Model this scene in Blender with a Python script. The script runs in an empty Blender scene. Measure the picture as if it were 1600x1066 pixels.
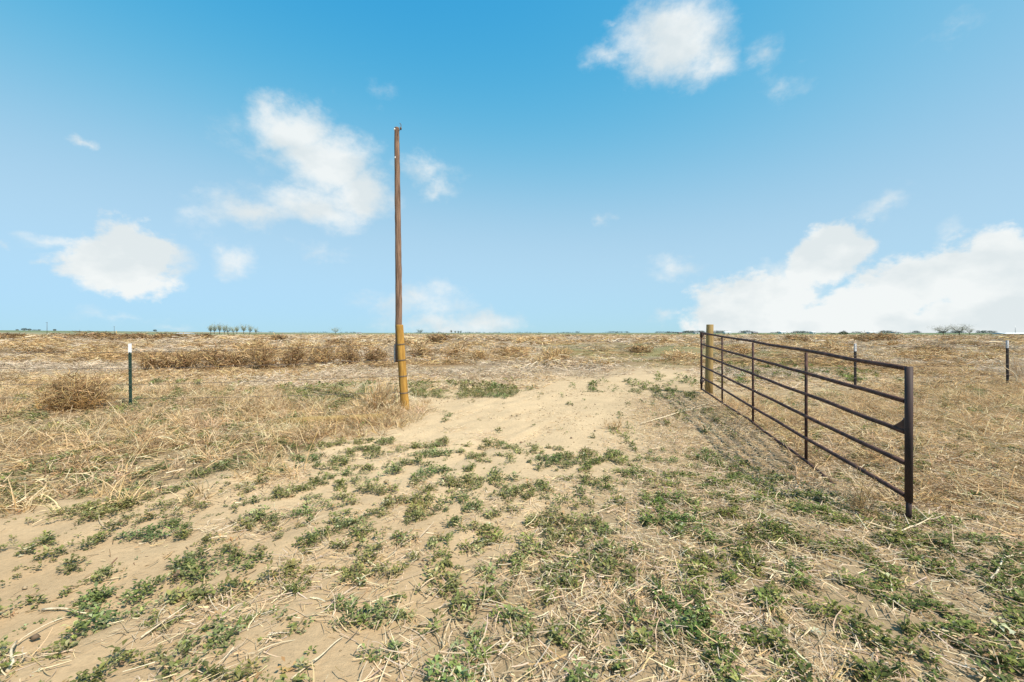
import bpy, bmesh, math, random
import numpy as np
from mathutils import Vector, Matrix

random.seed(7)
RNG = np.random.default_rng(11)
C = bpy.context.scene.collection
R = math.radians
EYE = 1.45            # camera height above the ground
FPX = 667.0           # focal length in photo pixels (1600 wide)
HOR = 520.0           # horizon row in the photo

# ------------------------------------------------------------------ camera
cam_data = bpy.data.cameras.new("camera")
cam_data.sensor_width = 36.0
cam_data.lens = 36.0 * FPX / 1600.0
cam_data.shift_y = -13.0 / 1600.0
cam_data.clip_start = 0.05
cam_data.clip_end = 20000.0
cam = bpy.data.objects.new("camera", cam_data)
C.objects.link(cam)
cam.location = (0, 0, EYE)
cam.rotation_euler = (R(90), 0, 0)
bpy.context.scene.camera = cam

# ------------------------------------------------------------------ exposure
sc = bpy.context.scene
sc.view_settings.view_transform = 'Standard'
sc.view_settings.look = 'None'
EXPO = 0.6
sc.view_settings.exposure = EXPO
sc.view_settings.gamma = 1.0
sc.view_settings.use_curve_mapping = False
sc.cycles.max_bounces = 6
sc.cycles.transparent_max_bounces = 4

# ------------------------------------------------------------------ sun
SUN_EL, SUN_AZ = R(53), R(130)        # azimuth clockwise from +Y (straight ahead)
S = Vector((math.sin(SUN_AZ) * math.cos(SUN_EL), math.cos(SUN_AZ) * math.cos(SUN_EL), math.sin(SUN_EL)))
sun_data = bpy.data.lights.new("sun", 'SUN')
sun_data.energy = 4.7
sun_data.angle = R(0.5)
sun_data.color = (1.0, 0.93, 0.81)
sun = bpy.data.objects.new("sun", sun_data)
C.objects.link(sun)
sun.rotation_euler = S.to_track_quat('Z', 'Y').to_euler()
sun.location = (20, -20, 40)

# ------------------------------------------------------------------ sky with clouds (laid out by compass direction)
world = bpy.data.worlds.new("World")
sc.world = world
world.use_nodes = True
nt = world.node_tree
nt.nodes.clear()

def nd(tree, kind, **kw):
    n = tree.nodes.new(kind)
    for k, v in kw.items():
        setattr(n, k, v)
    return n

def mth(tree, op, a, b=None, c=None, clamp=False):
    n = tree.nodes.new('ShaderNodeMath')
    n.operation = op
    n.use_clamp = clamp
    for i, v in enumerate((a, b, c)):
        if v is None:
            continue
        if hasattr(v, 'is_output'):
            tree.links.new(v, n.inputs[i])
        else:
            n.inputs[i].default_value = v
    return n.outputs[0]

SKY_STR = 0.10
sky = nd(nt, 'ShaderNodeTexSky', sky_type='NISHITA', sun_disc=False, sun_elevation=SUN_EL, sun_rotation=SUN_AZ)
sky.altitude = 1500
sky.air_density = 1.0
sky.dust_density = 1.2
sky.ozone_density = 1.0
# the clear spring sky of the photo is an even, saturated blue: grade each channel of the sky
ssep = nd(nt, 'ShaderNodeSeparateColor')
nt.links.new(sky.outputs[0], ssep.inputs[0])
tint = nd(nt, 'ShaderNodeCombineColor')
rr_ = mth(nt, 'MULTIPLY', mth(nt, 'POWER', ssep.outputs[0], 1.18), .0871)
rp_ = mth(nt, 'POWER', rr_, 3.6)
red = mth(nt, 'DIVIDE', rp_, mth(nt, 'ADD', rp_, 4.4e-4))
K_ = 1.32 / 2 ** EXPO
nt.links.new(mth(nt, 'MULTIPLY', red, .455 / .132 * K_), tint.inputs[0])
gp_ = mth(nt, 'POWER', mth(nt, 'MULTIPLY', mth(nt, 'POWER', ssep.outputs[1], .42), .351), 4.8)
grn = mth(nt, 'DIVIDE', gp_, mth(nt, 'ADD', gp_, .0114))
nt.links.new(mth(nt, 'MULTIPLY', grn, .755 / .132 * K_), tint.inputs[1])
nt.links.new(mth(nt, 'MULTIPLY', mth(nt, 'POWER', ssep.outputs[2], .25), 4.28 * K_), tint.inputs[2])
tc = nd(nt, 'ShaderNodeTexCoord')
sep = nd(nt, 'ShaderNodeSeparateXYZ')
nt.links.new(tc.outputs['Generated'], sep.inputs[0])
az = mth(nt, 'ARCTAN2', sep.outputs[0], sep.outputs[1])
el = mth(nt, 'ARCSINE', sep.outputs[2])
azel = nd(nt, 'ShaderNodeCombineXYZ')
nt.links.new(az, azel.inputs[0])
nt.links.new(el, azel.inputs[1])

def sky_dir(px, py):
    u = (px - 800.0) / FPX
    v = (HOR - py) / FPX
    a = math.atan(u)
    return a, math.atan(v * math.cos(a))

CLOUDS = [
    # seen as: column, row, half width, half height, turn, strength
    (1050, 62, 92, 78, 0, 1.05), (945, 95, 45, 24, 0, .5), (1105, 105, 50, 36, 0, .62), (1190, 78, 32, 32, 0, .42), (1215, 130, 44, 36, 0, .5), (960, 40, 20, 14, 0, .35),
    (462, 205, 66, 48, 0, 1.0), (512, 255, 78, 58, 0, 1.05), (560, 302, 60, 42, 0, 1.0), (490, 322, 95, 34, 0, .85), (400, 330, 85, 30, 0, .75), (322, 342, 48, 26, 20, .5), (360, 205, 45, 38, 0, .32), (450, 172, 42, 22, 0, .5), (552, 218, 24, 24, 0, .36),
    (672, 265, 48, 24, 0, .52), (680, 297, 34, 18, 0, .55),
    (200, 403, 78, 50, 0, 1.25), (252, 410, 48, 38, 0, .95), (90, 372, 58, 15, 0, .6), (135, 432, 24, 24, 0, .42), (362, 410, 46, 28, 0, .6), (340, 382, 24, 18, 0, .42), (120, 225, 18, 9, 0, .5), (510, 395, 46, 16, 0, .36), (578, 146, 38, 18, 20, .16), (2, 380, 12, 8, 0, .4),
    (950, 342, 17, 15, 0, .52), (1050, 422, 52, 19, 0, .52), (1385, 325, 48, 20, 0, .42), (1475, 370, 22, 30, 0, .33), (1597, 347, 18, 7, 0, .5), (1490, 40, 60, 26, 0, .24),
    (1160, 494, 84, 54, 0, 1.25), (1215, 470, 70, 52, 0, 1.1), (1290, 402, 82, 42, 28, 1.3), (1235, 440, 70, 42, 0, 1.0), (1420, 455, 95, 48, 0, 1.1), (1505, 440, 90, 58, 0, 1.1), (1578, 425, 75, 66, 0, 1.35), (1330, 498, 180, 42, 0, 1.1), (1600, 490, 260, 50, 0, 1.2),
    (655, 475, 85, 30, 0, .62), (760, 502, 60, 22, 0, .85), (690, 508, 100, 20, 0, .75), (185, 500, 75, 14, 0, .34), (1040, 494, 26, 9, 0, .42), (270, 512, 80, 11, 0, .3),
    (-380, 380, 160, 90, 0, .9), (1990, 330, 150, 120, 0, 1.0), (2100, 480, 400, 60, 0, 1.1),
]
# every puff is wobbled by one shared, slow noise so that no outline stays elliptical
warp = nd(nt, 'ShaderNodeTexNoise')
warp.inputs['Scale'].default_value = 11.0
warp.inputs['Detail'].default_value = 6.0
warp.inputs['Roughness'].default_value = 0.6
nt.links.new(tc.outputs['Generated'], warp.inputs['Vector'])
wsub = nd(nt, 'ShaderNodeVectorMath', operation='SUBTRACT')
nt.links.new(warp.outputs['Color'], wsub.inputs[0])
wsub.inputs[1].default_value = (.5, .5, .5)
wsc = nd(nt, 'ShaderNodeVectorMath', operation='SCALE')
nt.links.new(wsub.outputs[0], wsc.inputs[0])
wsc.inputs['Scale'].default_value = 0.10
wadd = nd(nt, 'ShaderNodeVectorMath', operation='ADD')
nt.links.new(azel.outputs[0], wadd.inputs[0])
nt.links.new(wsc.outputs[0], wadd.inputs[1])
flat2 = nd(nt, 'ShaderNodeVectorMath', operation='MULTIPLY')
nt.links.new(wadd.outputs[0], flat2.inputs[0])
flat2.inputs[1].default_value = (1, 1, 0)
field = None
bank = None
for ci, (cx, cy, rx, ry, rot, w) in enumerate(CLOUDS):
    a0, e0 = sky_dir(cx, cy)
    a1, _ = sky_dir(cx + rx, cy)
    _, e1 = sky_dir(cx, cy - ry)
    mp = nd(nt, 'ShaderNodeMapping', vector_type='TEXTURE')
    nt.links.new(flat2.outputs[0], mp.inputs[0])
    mp.inputs['Location'].default_value = (a0, e0, 0)
    mp.inputs['Rotation'].default_value = (0, 0, R(rot))
    mp.inputs['Scale'].default_value = (max(a1 - a0, .004), max(e1 - e0, .004), 1)
    ln = nd(nt, 'ShaderNodeVectorMath', operation='LENGTH')
    nt.links.new(mp.outputs[0], ln.inputs[0])
    v = mth(nt, 'MULTIPLY_ADD', ln.outputs['Value'], -w * .72, w)
    if cy > 390 and w > 1.0:          # the low heaped clouds, crisp and thick
        bank = v if bank is None else mth(nt, 'MAXIMUM', bank, v)
    else:                             # thin and drifting ones
        field = v if field is None else mth(nt, 'MAXIMUM', field, v)
cn = nd(nt, 'ShaderNodeTexNoise')
cn.inputs['Scale'].default_value = 16.0
cn.inputs['Detail'].default_value = 9.0
cn.inputs['Roughness'].default_value = 0.62
cmap = nd(nt, 'ShaderNodeMapping')
cmap.inputs['Scale'].default_value = (1, 1, 1.6)
nt.links.new(tc.outputs['Generated'], cmap.inputs[0])
nt.links.new(cmap.outputs[0], cn.inputs['Vector'])
f2 = mth(nt, 'MULTIPLY_ADD', cn.outputs['Fac'], .95, -0.45)
f3 = mth(nt, 'ADD', field, f2)
f4 = mth(nt, 'ADD', bank, mth(nt, 'MULTIPLY', f2, 1.45))
alpha = nd(nt, 'ShaderNodeMapRange', interpolation_type='SMOOTHSTEP')
nt.links.new(f3, alpha.inputs['Value'])
alpha.inputs['From Min'].default_value = 0.08
alpha.inputs['From Max'].default_value = 0.86
alpha.inputs['To Max'].default_value = 0.93
alpha2 = nd(nt, 'ShaderNodeMapRange', interpolation_type='SMOOTHSTEP')
nt.links.new(f4, alpha2.inputs['Value'])
alpha2.inputs['From Min'].default_value = 0.10
alpha2.inputs['From Max'].default_value = 0.52
alpha2.inputs['To Max'].default_value = 0.97
amax = mth(nt, 'MAXIMUM', alpha.outputs[0], alpha2.outputs[0])
# thick parts of a cloud vary between white and a soft grey
cn2 = nd(nt, 'ShaderNodeTexNoise')
cn2.inputs['Scale'].default_value = 9.0
cn2.inputs['Detail'].default_value = 6.0
nt.links.new(cmap.outputs[0], cn2.inputs['Vector'])
cr = nd(nt, 'ShaderNodeValToRGB')
cr.color_ramp.elements[0].position = 0.40
cr.color_ramp.elements[0].color = (5.05, 5.45, 5.55, 1)
cr.color_ramp.elements[1].position = 0.56
cr.color_ramp.elements[1].color = (6.0, 6.2, 6.15, 1)
nt.links.new(cn2.outputs['Fac'], cr.inputs[0])
cmix = nd(nt, 'ShaderNodeMix', data_type='RGBA')
nt.links.new(amax, cmix.inputs[0])
nt.links.new(tint.outputs[0], cmix.inputs[6])
nt.links.new(cr.outputs[0], cmix.inputs[7])
bg = nd(nt, 'ShaderNodeBackground')
bg.inputs['Strength'].default_value = SKY_STR
nt.links.new(cmix.outputs[2], bg.inputs['Color'])
wo = nd(nt, 'ShaderNodeOutputWorld')
nt.links.new(bg.outputs[0], wo.inputs['Surface'])
world.cycles.sampling_method = 'MANUAL'
world.cycles.sample_map_resolution = 256

# ------------------------------------------------------------------ helpers: noise, places
def _hash(ix, iy, seed):
    h = (ix.astype(np.int64) * 374761393 + iy.astype(np.int64) * 668265263 + seed * 1442695041) & 0xFFFFFFFF
    h = ((h ^ (h >> 13)) * 1274126177) & 0xFFFFFFFF
    h = h ^ (h >> 16)
    return (h & 0xFFFFFF) / float(0xFFFFFF)

def vnoise(x, y, seed=0):
    x = np.asarray(x, float); y = np.asarray(y, float)
    ix = np.floor(x); iy = np.floor(y)
    fx = x - ix; fy = y - iy
    fx = fx * fx * fx * (fx * (fx * 6 - 15) + 10)
    fy = fy * fy * fy * (fy * (fy * 6 - 15) + 10)
    a = _hash(ix, iy, seed); b = _hash(ix + 1, iy, seed)
    c = _hash(ix, iy + 1, seed); d = _hash(ix + 1, iy + 1, seed)
    return a + (b - a) * fx + (c - a) * fy + (a - b - c + d) * fx * fy

def fbm(x, y, seed=0, octaves=4, gain=.5):
    s = 0.0; a = 1.0; tot = 0.0
    x = np.asarray(x, float); y = np.asarray(y, float)
    for o in range(octaves):
        s = s + a * vnoise(x * 2 ** o + 17.3 * o, y * 2 ** o - 9.1 * o, seed + o * 13)
        tot += a
        a *= gain
    return s / tot

def sstep(a, b, x):
    t = np.clip((np.asarray(x, float) - a) / (b - a), 0, 1)
    return t * t * (3 - 2 * t)

def at(px, py):
    """ground point seen at a photo pixel"""
    d = FPX * EYE / (py - HOR)
    return (px - 800.0) / FPX * d, d

def poly(pts):
    return np.array([at(*p) for p in pts])

def inside(P, x, y):
    r = np.zeros(np.shape(x), bool)
    n = len(P)
    j = n - 1
    for i in range(n):
        xi, yi = P[i]; xj, yj = P[j]
        if yi != yj:
            c = ((yi > y) != (yj > y)) & (x < (xj - xi) * (y - yi) / (yj - yi) + xi)
            r ^= c
        j = i
    return r

def warped(x, y, amp=.22, seed=50):
    k = np.clip(y / 6.0, .6, 4)
    wx = (fbm(x / k * 1.3, y / k * 1.3, seed, 3) - .5) * 2 * amp * k * 1.6
    wy = (fbm(x / k * 1.3 + 40, y / k * 1.3, seed + 5, 3) - .5) * 2 * amp * k * 1.6
    return x + wx, y + wy

# patches of ground cover, as seen from the gateway
GRASS_L = poly([(-400, 602), (300, 604), (430, 606), (540, 606), (600, 622), (645, 646), (590, 668), (480, 692), (410, 725), (335, 748), (230, 764), (100, 786), (-400, 815)])
GRASS_R = poly([(1120, 625), (1300, 612), (1420, 604), (2200, 590), (2200, 850), (1700, 860), (1540, 800), (1430, 792), (1330, 750), (1250, 706), (1180, 664)])
LITTER = poly([(985, 632), (1040, 606), (1105, 604), (1900, 600), (1900, 1400), (520, 1400), (640, 1010), (790, 880), (900, 800), (985, 730), (1010, 690)])
LITTER2 = poly([(380, 930), (520, 830), (700, 800), (640, 900), (500, 1100), (300, 1200)])
SAND = poly([(860, 640), (960, 625), (1010, 660), (960, 700), (860, 705), (640, 690), (780, 655)])
WEEDS = [
    (poly([(470, 700), (640, 684), (780, 690), (980, 705), (1010, 760), (900, 800), (800, 850), (560, 860), (330, 800), (400, 745)]), .47),
    (poly([(-300, 880), (330, 800), (600, 860), (820, 850), (640, 1000), (480, 1400), (-300, 1400)]), .43),
    (poly([(-300, 800), (120, 790), (330, 750), (420, 760), (200, 850), (-300, 960)]), .28),
    (poly([(820, 850), (1000, 715), (1120, 700), (1430, 800), (1600, 850), (2000, 900), (2000, 1400), (480, 1400), (640, 1000)]), .58),
    (poly([(420, 604), (590, 600), (600, 628), (500, 630), (430, 632)]), .78),
    (poly([(636, 596), (760, 600), (835, 606), (790, 622), (700, 624), (640, 618)]), .85),
    (poly([(905, 600), (960, 592), (1030, 596), (1030, 612), (950, 614), (905, 612)]), .52),
    (poly([(1010, 588), (1100, 584), (1120, 630), (1030, 628), (1000, 610)]), .46),
    (poly([(-300, 612), (160, 606), (420, 600), (420, 614), (-300, 640)]), .16),
    (poly([(220, 596), (420, 596), (420, 612), (220, 614)]), .34),
    (GRASS_L, .38),
    (GRASS_R, .20),
    (poly([(1110, 566), (1250, 562), (1420, 588), (1380, 604), (1240, 596), (1130, 606)]), .34),
    (poly([(860, 606), (1000, 625), (1010, 690), (960, 704), (640, 690), (700, 640)]), .035),
    (poly([(980, 630), (1110, 620), (1200, 680), (1120, 704), (1000, 712)]), .16),
]
MEADOW = poly([(800, 541), (900, 537), (1100, 536), (1250, 545), (1230, 556), (1100, 566), (1040, 574), (960, 572), (900, 560)])

def height(x, y):
    x = np.asarray(x, float); y = np.asarray(y, float)
    d = np.hypot(x, y)
    h = (fbm(x * .9, y * .9, 3, 3) - .5) * .035
    h = h - .11 * np.exp(-((x - 3.2) / 1.15) ** 2 - ((y - 4.75) / 1.25) ** 2)
    m = sstep(13, 30, y) * (1 - sstep(280, 420, d))
    h = h + m * ((fbm(x / 7, y / 5, 8, 3) - .5) * .62 - .03)
    hill = sstep(700, 2600, d) * sstep(-.02, -.9, np.arctan2(x, np.maximum(y, 1e-3)) + .22)
    h = h + hill * (13 + 5 * (fbm(x / 900, y / 900, 5, 3) - .5)) * (1 - sstep(3200, 5200, d))
    return h

def hz(x, y):
    return float(height(np.array([x]), np.array([y]))[0])

# ------------------------------------------------------------------ helpers: materials
def mat_attr(name, rough=.9, transl=.25, noise=0.0):
    """colour from the mesh's own per-blade colour, a little light passing through"""
    m = bpy.data.materials.new(name)
    m.use_nodes = True
    t = m.node_tree
    t.nodes.clear()
    a = nd(t, 'ShaderNodeAttribute', attribute_name='col')
    d = nd(t, 'ShaderNodeBsdfPrincipled')
    d.inputs['Roughness'].default_value = rough
    d.inputs['Specular IOR Level'].default_value = .25
    t.links.new(a.outputs['Color'], d.inputs['Base Color'])
    o = nd(t, 'ShaderNodeOutputMaterial')
    if transl > 0:
        tr = nd(t, 'ShaderNodeBsdfTranslucent')
        t.links.new(a.outputs['Color'], tr.inputs['Color'])
        mx = nd(t, 'ShaderNodeMixShader')
        mx.inputs[0].default_value = transl
        t.links.new(d.outputs[0], mx.inputs[1])
        t.links.new(tr.outputs[0], mx.inputs[2])
        t.links.new(mx.outputs[0], o.inputs['Surface'])
    else:
        t.links.new(d.outputs[0], o.inputs['Surface'])
    return m

def mat_noise(name, c1, c2, scale=8, stretch=(1, 1, 1), rough=.8, metal=0.0, bump=.2, spec=.3, lo=.35, hi=.65, detail=6):
    m = bpy.data.materials.new(name)
    m.use_nodes = True
    t = m.node_tree
    p = t.nodes['Principled BSDF']
    tcn = nd(t, 'ShaderNodeTexCoord')
    mp = nd(t, 'ShaderNodeMapping')
    mp.inputs['Scale'].default_value = stretch
    t.links.new(tcn.outputs['Object'], mp.inputs[0])
    n = nd(t, 'ShaderNodeTexNoise')
    n.inputs['Scale'].default_value = scale
    n.inputs['Detail'].default_value = detail
    n.inputs['Roughness'].default_value = .65
    t.links.new(mp.outputs[0], n.inputs['Vector'])
    r = nd(t, 'ShaderNodeValToRGB')
    r.color_ramp.elements[0].position = lo
    r.color_ramp.elements[0].color = (*c1, 1)
    r.color_ramp.elements[1].position = hi
    r.color_ramp.elements[1].color = (*c2, 1)
    t.links.new(n.outputs['Fac'], r.inputs[0])
    t.links.new(r.outputs[0], p.inputs['Base Color'])
    p.inputs['Roughness'].default_value = rough
    p.inputs['Metallic'].default_value = metal
    p.inputs['Specular IOR Level'].default_value = spec
    if bump:
        b = nd(t, 'ShaderNodeBump')
        b.inputs['Strength'].default_value = bump
        b.inputs['Distance'].default_value = .01
        t.links.new(n.outputs['Fac'], b.inputs['Height'])
        t.links.new(b.outputs[0], p.inputs['Normal'])
    return m

M = {}
M['grass'] = mat_attr('dry_grass_blades', .85, .28)
M['leaf'] = mat_attr('weed_leaves', .6, .22)
M['brush'] = mat_attr('brush_twigs', .9, .15)
M['tree'] = mat_attr('tree_crown', .9, .15)
M['bark'] = mat_noise('bark', (.05, .04, .03), (.13, .10, .08), 6, (1, 1, .3))
M['steel_rust'] = mat_noise('rusted_gate_steel', (.024, .013, .012), (.115, .054, .040), 11, (1, 1, 1), .72, .0, .25, .3, .38, .66)
M['post_steel'] = mat_noise('dark_painted_pipe', (.020, .014, .015), (.060, .034, .030), 9, (1, 1, .3), .65, .0, .15, .3)
M['galv'] = mat_noise('galvanised_metal', (.30, .31, .32), (.48, .49, .50), 30, (1, 1, 1), .5, .6, .1, .5)
M['chain'] = mat_noise('old_chain_steel', (.10, .09, .09), (.24, .22, .21), 60, (1, 1, 1), .5, .7, .1, .5)
M['tpost_green'] = mat_noise('green_painted_steel', (.012, .035, .026), (.025, .06, .042), 20, (1, 1, .4), .5, 0, .1, .5)
M['tpost_dark'] = mat_noise('dark_weathered_steel', (.012, .012, .013), (.04, .028, .026), 20, (1, 1, .4), .6, 0, .1, .4)
M['white_paint'] = mat_noise('white_paint', (.62, .64, .66), (.80, .81, .82), 25, (1, 1, 1), .5, 0, .1, .4)
M['grey_paint'] = mat_noise('worn_white_paint', (.34, .34, .36), (.60, .61, .63), 25, (1, 1, 1), .6, 0, .1, .4)
M['wood_yellow'] = mat_noise('yellowed_treated_wood', (.17, .085, .018), (.45, .255, .060), 9, (3, 3, .35), .85, 0, .5, .2, .26, .66)
M['wood_tan'] = mat_noise('pale_treated_wood', (.20, .13, .045), (.35, .25, .11), 9, (3, 3, .3), .85, 0, .5, .2, .3, .7)
M['wood_brown'] = mat_noise('weathered_brown_wood', (.06, .036, .026), (.29, .185, .13), 13, (5, 5, .18), .9, 0, .9, .15, .34, .62)
M['wire'] = mat_noise('rusty_wire', (.10, .075, .06), (.22, .18, .15), 30, (1, 1, 1), .6, .3, 0, .4)
M['ceramic'] = mat_noise('white_ceramic', (.70, .70, .68), (.82, .82, .80), 30, (1, 1, 1), .3, 0, 0, .5)
M['barn_wall'] = mat_noise('pale_siding', (.50, .50, .50), (.66, .65, .63), 2, (1, 1, 1), .8, 0, 0)
M['barn_red'] = mat_noise('red_siding', (.20, .07, .05), (.28, .10, .07), 2, (1, 1, 1), .8, 0, 0)
M['barn_dark'] = mat_noise('dark_siding', (.05, .05, .055), (.10, .09, .085), 2, (1, 1, 1), .8, 0, 0)
M['roof_white'] = mat_noise('white_metal_roof', (.60, .62, .64), (.74, .75, .76), 2, (1, 1, 1), .5, 0, 0)
M['roof_grey'] = mat_noise('grey_roof', (.16, .16, .17), (.26, .26, .27), 2, (1, 1, 1), .7, 0, 0)
M['stalk'] = mat_noise('pale_dry_stalk', (.46, .36, .23), (.68, .58, .42), 25, (1, 1, 1), .8, 0, .3, .2)
M['stick_dark'] = mat_noise('dark_dry_stick', (.06, .045, .035), (.16, .12, .09), 25, (1, 1, 1), .85, 0, .3, .2)

# ------------------------------------------------------------------ helpers: meshes
def mesh_np(name, V, F, col=None, mat=None, smooth=False):
    me = bpy.data.meshes.new(name)
    n = len(V)
    me.vertices.add(n)
    me.vertices.foreach_set('co', np.ascontiguousarray(V, np.float32).ravel())
    k = F.shape[1]
    me.loops.add(F.size)
    me.loops.foreach_set('vertex_index', np.ascontiguousarray(F, np.int32).ravel())
    me.polygons.add(len(F))
    me.polygons.foreach_set('loop_start', np.arange(0, F.size, k, dtype=np.int32))
    if smooth:
        me.polygons.foreach_set('use_smooth', np.ones(len(F), bool))
    me.update(calc_edges=True)
    if col is not None:
        a = me.attributes.new('col', 'FLOAT_COLOR', 'POINT')
        c4 = np.ones((n, 4), np.float32)
        c4[:, :3] = col
        a.data.foreach_set('color', c4.ravel())
    if mat:
        me.materials.append(mat)
    return me

def link(name, me, parent=None, loc=None):
    o = bpy.data.objects.new(name, me)
    C.objects.link(o)
    if parent:
        o.parent = parent
    if loc is not None:
        o.location = loc
    return o

def tag(o, label=None, cat=None, group=None, kind=None):
    if label: o['label'] = label
    if cat: o['category'] = cat
    if group: o['group'] = group
    if kind: o['kind'] = kind
    return o

def empty(name, loc, label, cat, group=None, rz=0):
    o = bpy.data.objects.new(name, None)
    o.empty_display_size = .1
    C.objects.link(o)
    o.location = loc
    o.rotation_euler.z = rz
    return tag(o, label, cat, group)

class Blades:
    """collects ribbons (quads) with one colour each"""
    def __init__(self):
        self.V = []; self.F = []; self.K = []; self.n = 0
    def ribbons(self, base, azm, pitch, bend, L, w, col, nseg=3, swirl=0.0, tip=.3, roll=None):
        N = len(base)
        if N == 0:
            return
        azm = np.broadcast_to(azm, (N,)).astype(float); pitch = np.broadcast_to(pitch, (N,)).astype(float)
        bend = np.broadcast_to(bend, (N,)).astype(float); L = np.broadcast_to(L, (N,)).astype(float)
        w = np.broadcast_to(w, (N,)).astype(float); swirl = np.broadcast_to(swirl, (N,)).astype(float)
        if roll is None:
            roll = RNG.uniform(-1.3, 1.3, N)
        d0 = np.stack([np.cos(azm) * np.cos(pitch), np.sin(azm) * np.cos(pitch), np.sin(pitch)], 1)
        hp = np.stack([-np.sin(azm), np.cos(azm), np.zeros(N)], 1)
        up = np.cross(d0, hp)
        side = np.cos(roll)[:, None] * hp + np.sin(roll)[:, None] * up
        pts = np.zeros((N, nseg + 1, 3))
        pts[:, 0] = base
        for k in range(nseg):
            t = (k + .5) / nseg
            p = pitch - bend * t
            a = azm + swirl * t
            d = np.stack([np.cos(a) * np.cos(p), np.sin(a) * np.cos(p), np.sin(p)], 1)
            pts[:, k + 1] = pts[:, k] + d * (L / nseg)[:, None]
        ws = np.linspace(1, tip, nseg + 1)[None, :, None] * (w * .5)[:, None, None]
        V = np.stack([pts - side[:, None] * ws, pts + side[:, None] * ws], 2)   # N,nseg+1,2,3
        idx = np.arange(N * (nseg + 1) * 2).reshape(N, nseg + 1, 2) + self.n
        F = np.stack([idx[:, :-1, 0], idx[:, :-1, 1], idx[:, 1:, 1], idx[:, 1:, 0]], -1).reshape(-1, 4)
        self.V.append(V.reshape(-1, 3)); self.F.append(F)
        self.K.append(np.repeat(np.asarray(col, np.float32).reshape(-1, 3) if np.ndim(col) == 2 else np.tile(col, (N, 1)), (nseg + 1) * 2, 0))
        self.n += N * (nseg + 1) * 2
        return pts
    def mesh(self, name, mat):
        return mesh_np(name, np.concatenate(self.V), np.concatenate(self.F), np.concatenate(self.K), mat)

def pick(colors, N, jit=.12, w=None):
    c = np.array(colors, float)
    i = RNG.choice(len(c), N, p=w)
    k = RNG.normal(1, jit, (N, 1)).clip(.5, 1.6)
    return np.clip(c[i] * k * RNG.normal(1, jit * .25, (N, 3)), .005, .9)

def tube_bm(bm, pts, radii, sides=10, cap=True, mi=0):
    pts = [Vector(p) for p in pts]
    if not hasattr(radii, '__len__'):
        radii = [radii] * len(pts)
    rings = []
    for i, p in enumerate(pts):
        if i == 0: d = pts[1] - p
        elif i == len(pts) - 1: d = p - pts[i - 1]
        else: d = pts[i + 1] - pts[i - 1]
        d.normalize()
        ref = Vector((0, 0, 1)) if abs(d.z) < .9 else Vector((1, 0, 0))
        u = d.cross(ref).normalized(); v = d.cross(u)
        rings.append([bm.verts.new(p + (u * math.cos(a) + v * math.sin(a)) * radii[i]) for a in [2 * math.pi * k / sides for k in range(sides)]])
    for a, b in zip(rings[:-1], rings[1:]):
        for k in range(sides):
            f = bm.faces.new((a[k], a[(k + 1) % sides], b[(k + 1) % sides], b[k]))
            f.smooth = True; f.material_index = mi
    if cap:
        for r in (rings[0], rings[-1]):
            try:
                f = bm.faces.new(r); f.material_index = mi
            except ValueError:
                pass

def box_bm(bm, c, s, rot=None, mi=0):
    r = bmesh.ops.create_cube(bm, size=1)
    m = Matrix.Translation(c) @ (rot.to_4x4() if rot else Matrix.Identity(4)) @ Matrix.Diagonal((*s, 1))
    bmesh.ops.transform(bm, matrix=m, verts=r['verts'])
    for v in r['verts']:
        for f in v.link_faces:
            f.material_index = mi

def bm_obj(name, bm, mats, parent=None, loc=None):
    bmesh.ops.recalc_face_normals(bm, faces=bm.faces)
    me = bpy.data.meshes.new(name)
    bm.to_mesh(me)
    bm.free()
    for m in (mats if isinstance(mats, (list, tuple)) else [mats]):
        me.materials.append(m)
    return link(name, me, parent, loc)

def wavy(p0, p1, n, amp, seed=0, zamp=None):
    """a hand-crooked line between two points"""
    rr = random.Random(seed)
    p0, p1 = Vector(p0), Vector(p1)
    out = []
    ph = [rr.uniform(0, 6.28) for _ in range(6)]
    for i in range(n + 1):
        t = i / n
        e = math.sin(math.pi * t) ** .5
        wv = [math.sin(2.2 * t + ph[k]) * 1.0 + .35 * math.sin(7.5 * t + ph[k + 1]) + .1 * rr.uniform(-1, 1) for k in (0, 2, 4)]
        o = Vector((wv[0], wv[1], wv[2] * (1 if zamp is None else zamp / max(amp, 1e-6)))) * amp * e
        out.append(p0.lerp(p1, t) + o)
    return out

# ------------------------------------------------------------------ ground: one sheet to the horizon
def axis(near, step, ratio, far):
    v = [0.0]
    while v[-1] < near: v.append(v[-1] + step)
    s = step
    while v[-1] < far:
        s *= ratio
        v.append(v[-1] + s)
    return np.array(v)

ax = axis(7.0, .09, 1.035, 7500)
xs = np.concatenate([-ax[:0:-1], ax])
ay = axis(10.0, .09, 1.028, 7500)
by = axis(3.0, .25, 1.12, 3000)
ys = np.concatenate([-by[:0:-1], ay])
GX, GY = np.meshgrid(xs, ys)
GZ = height(GX, GY)
near_m = 1 - sstep(9, 13, np.hypot(GX, GY))
GZ = GZ + near_m * (fbm(GX * 5, GY * 5, 21, 3) - .5) * .02
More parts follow.
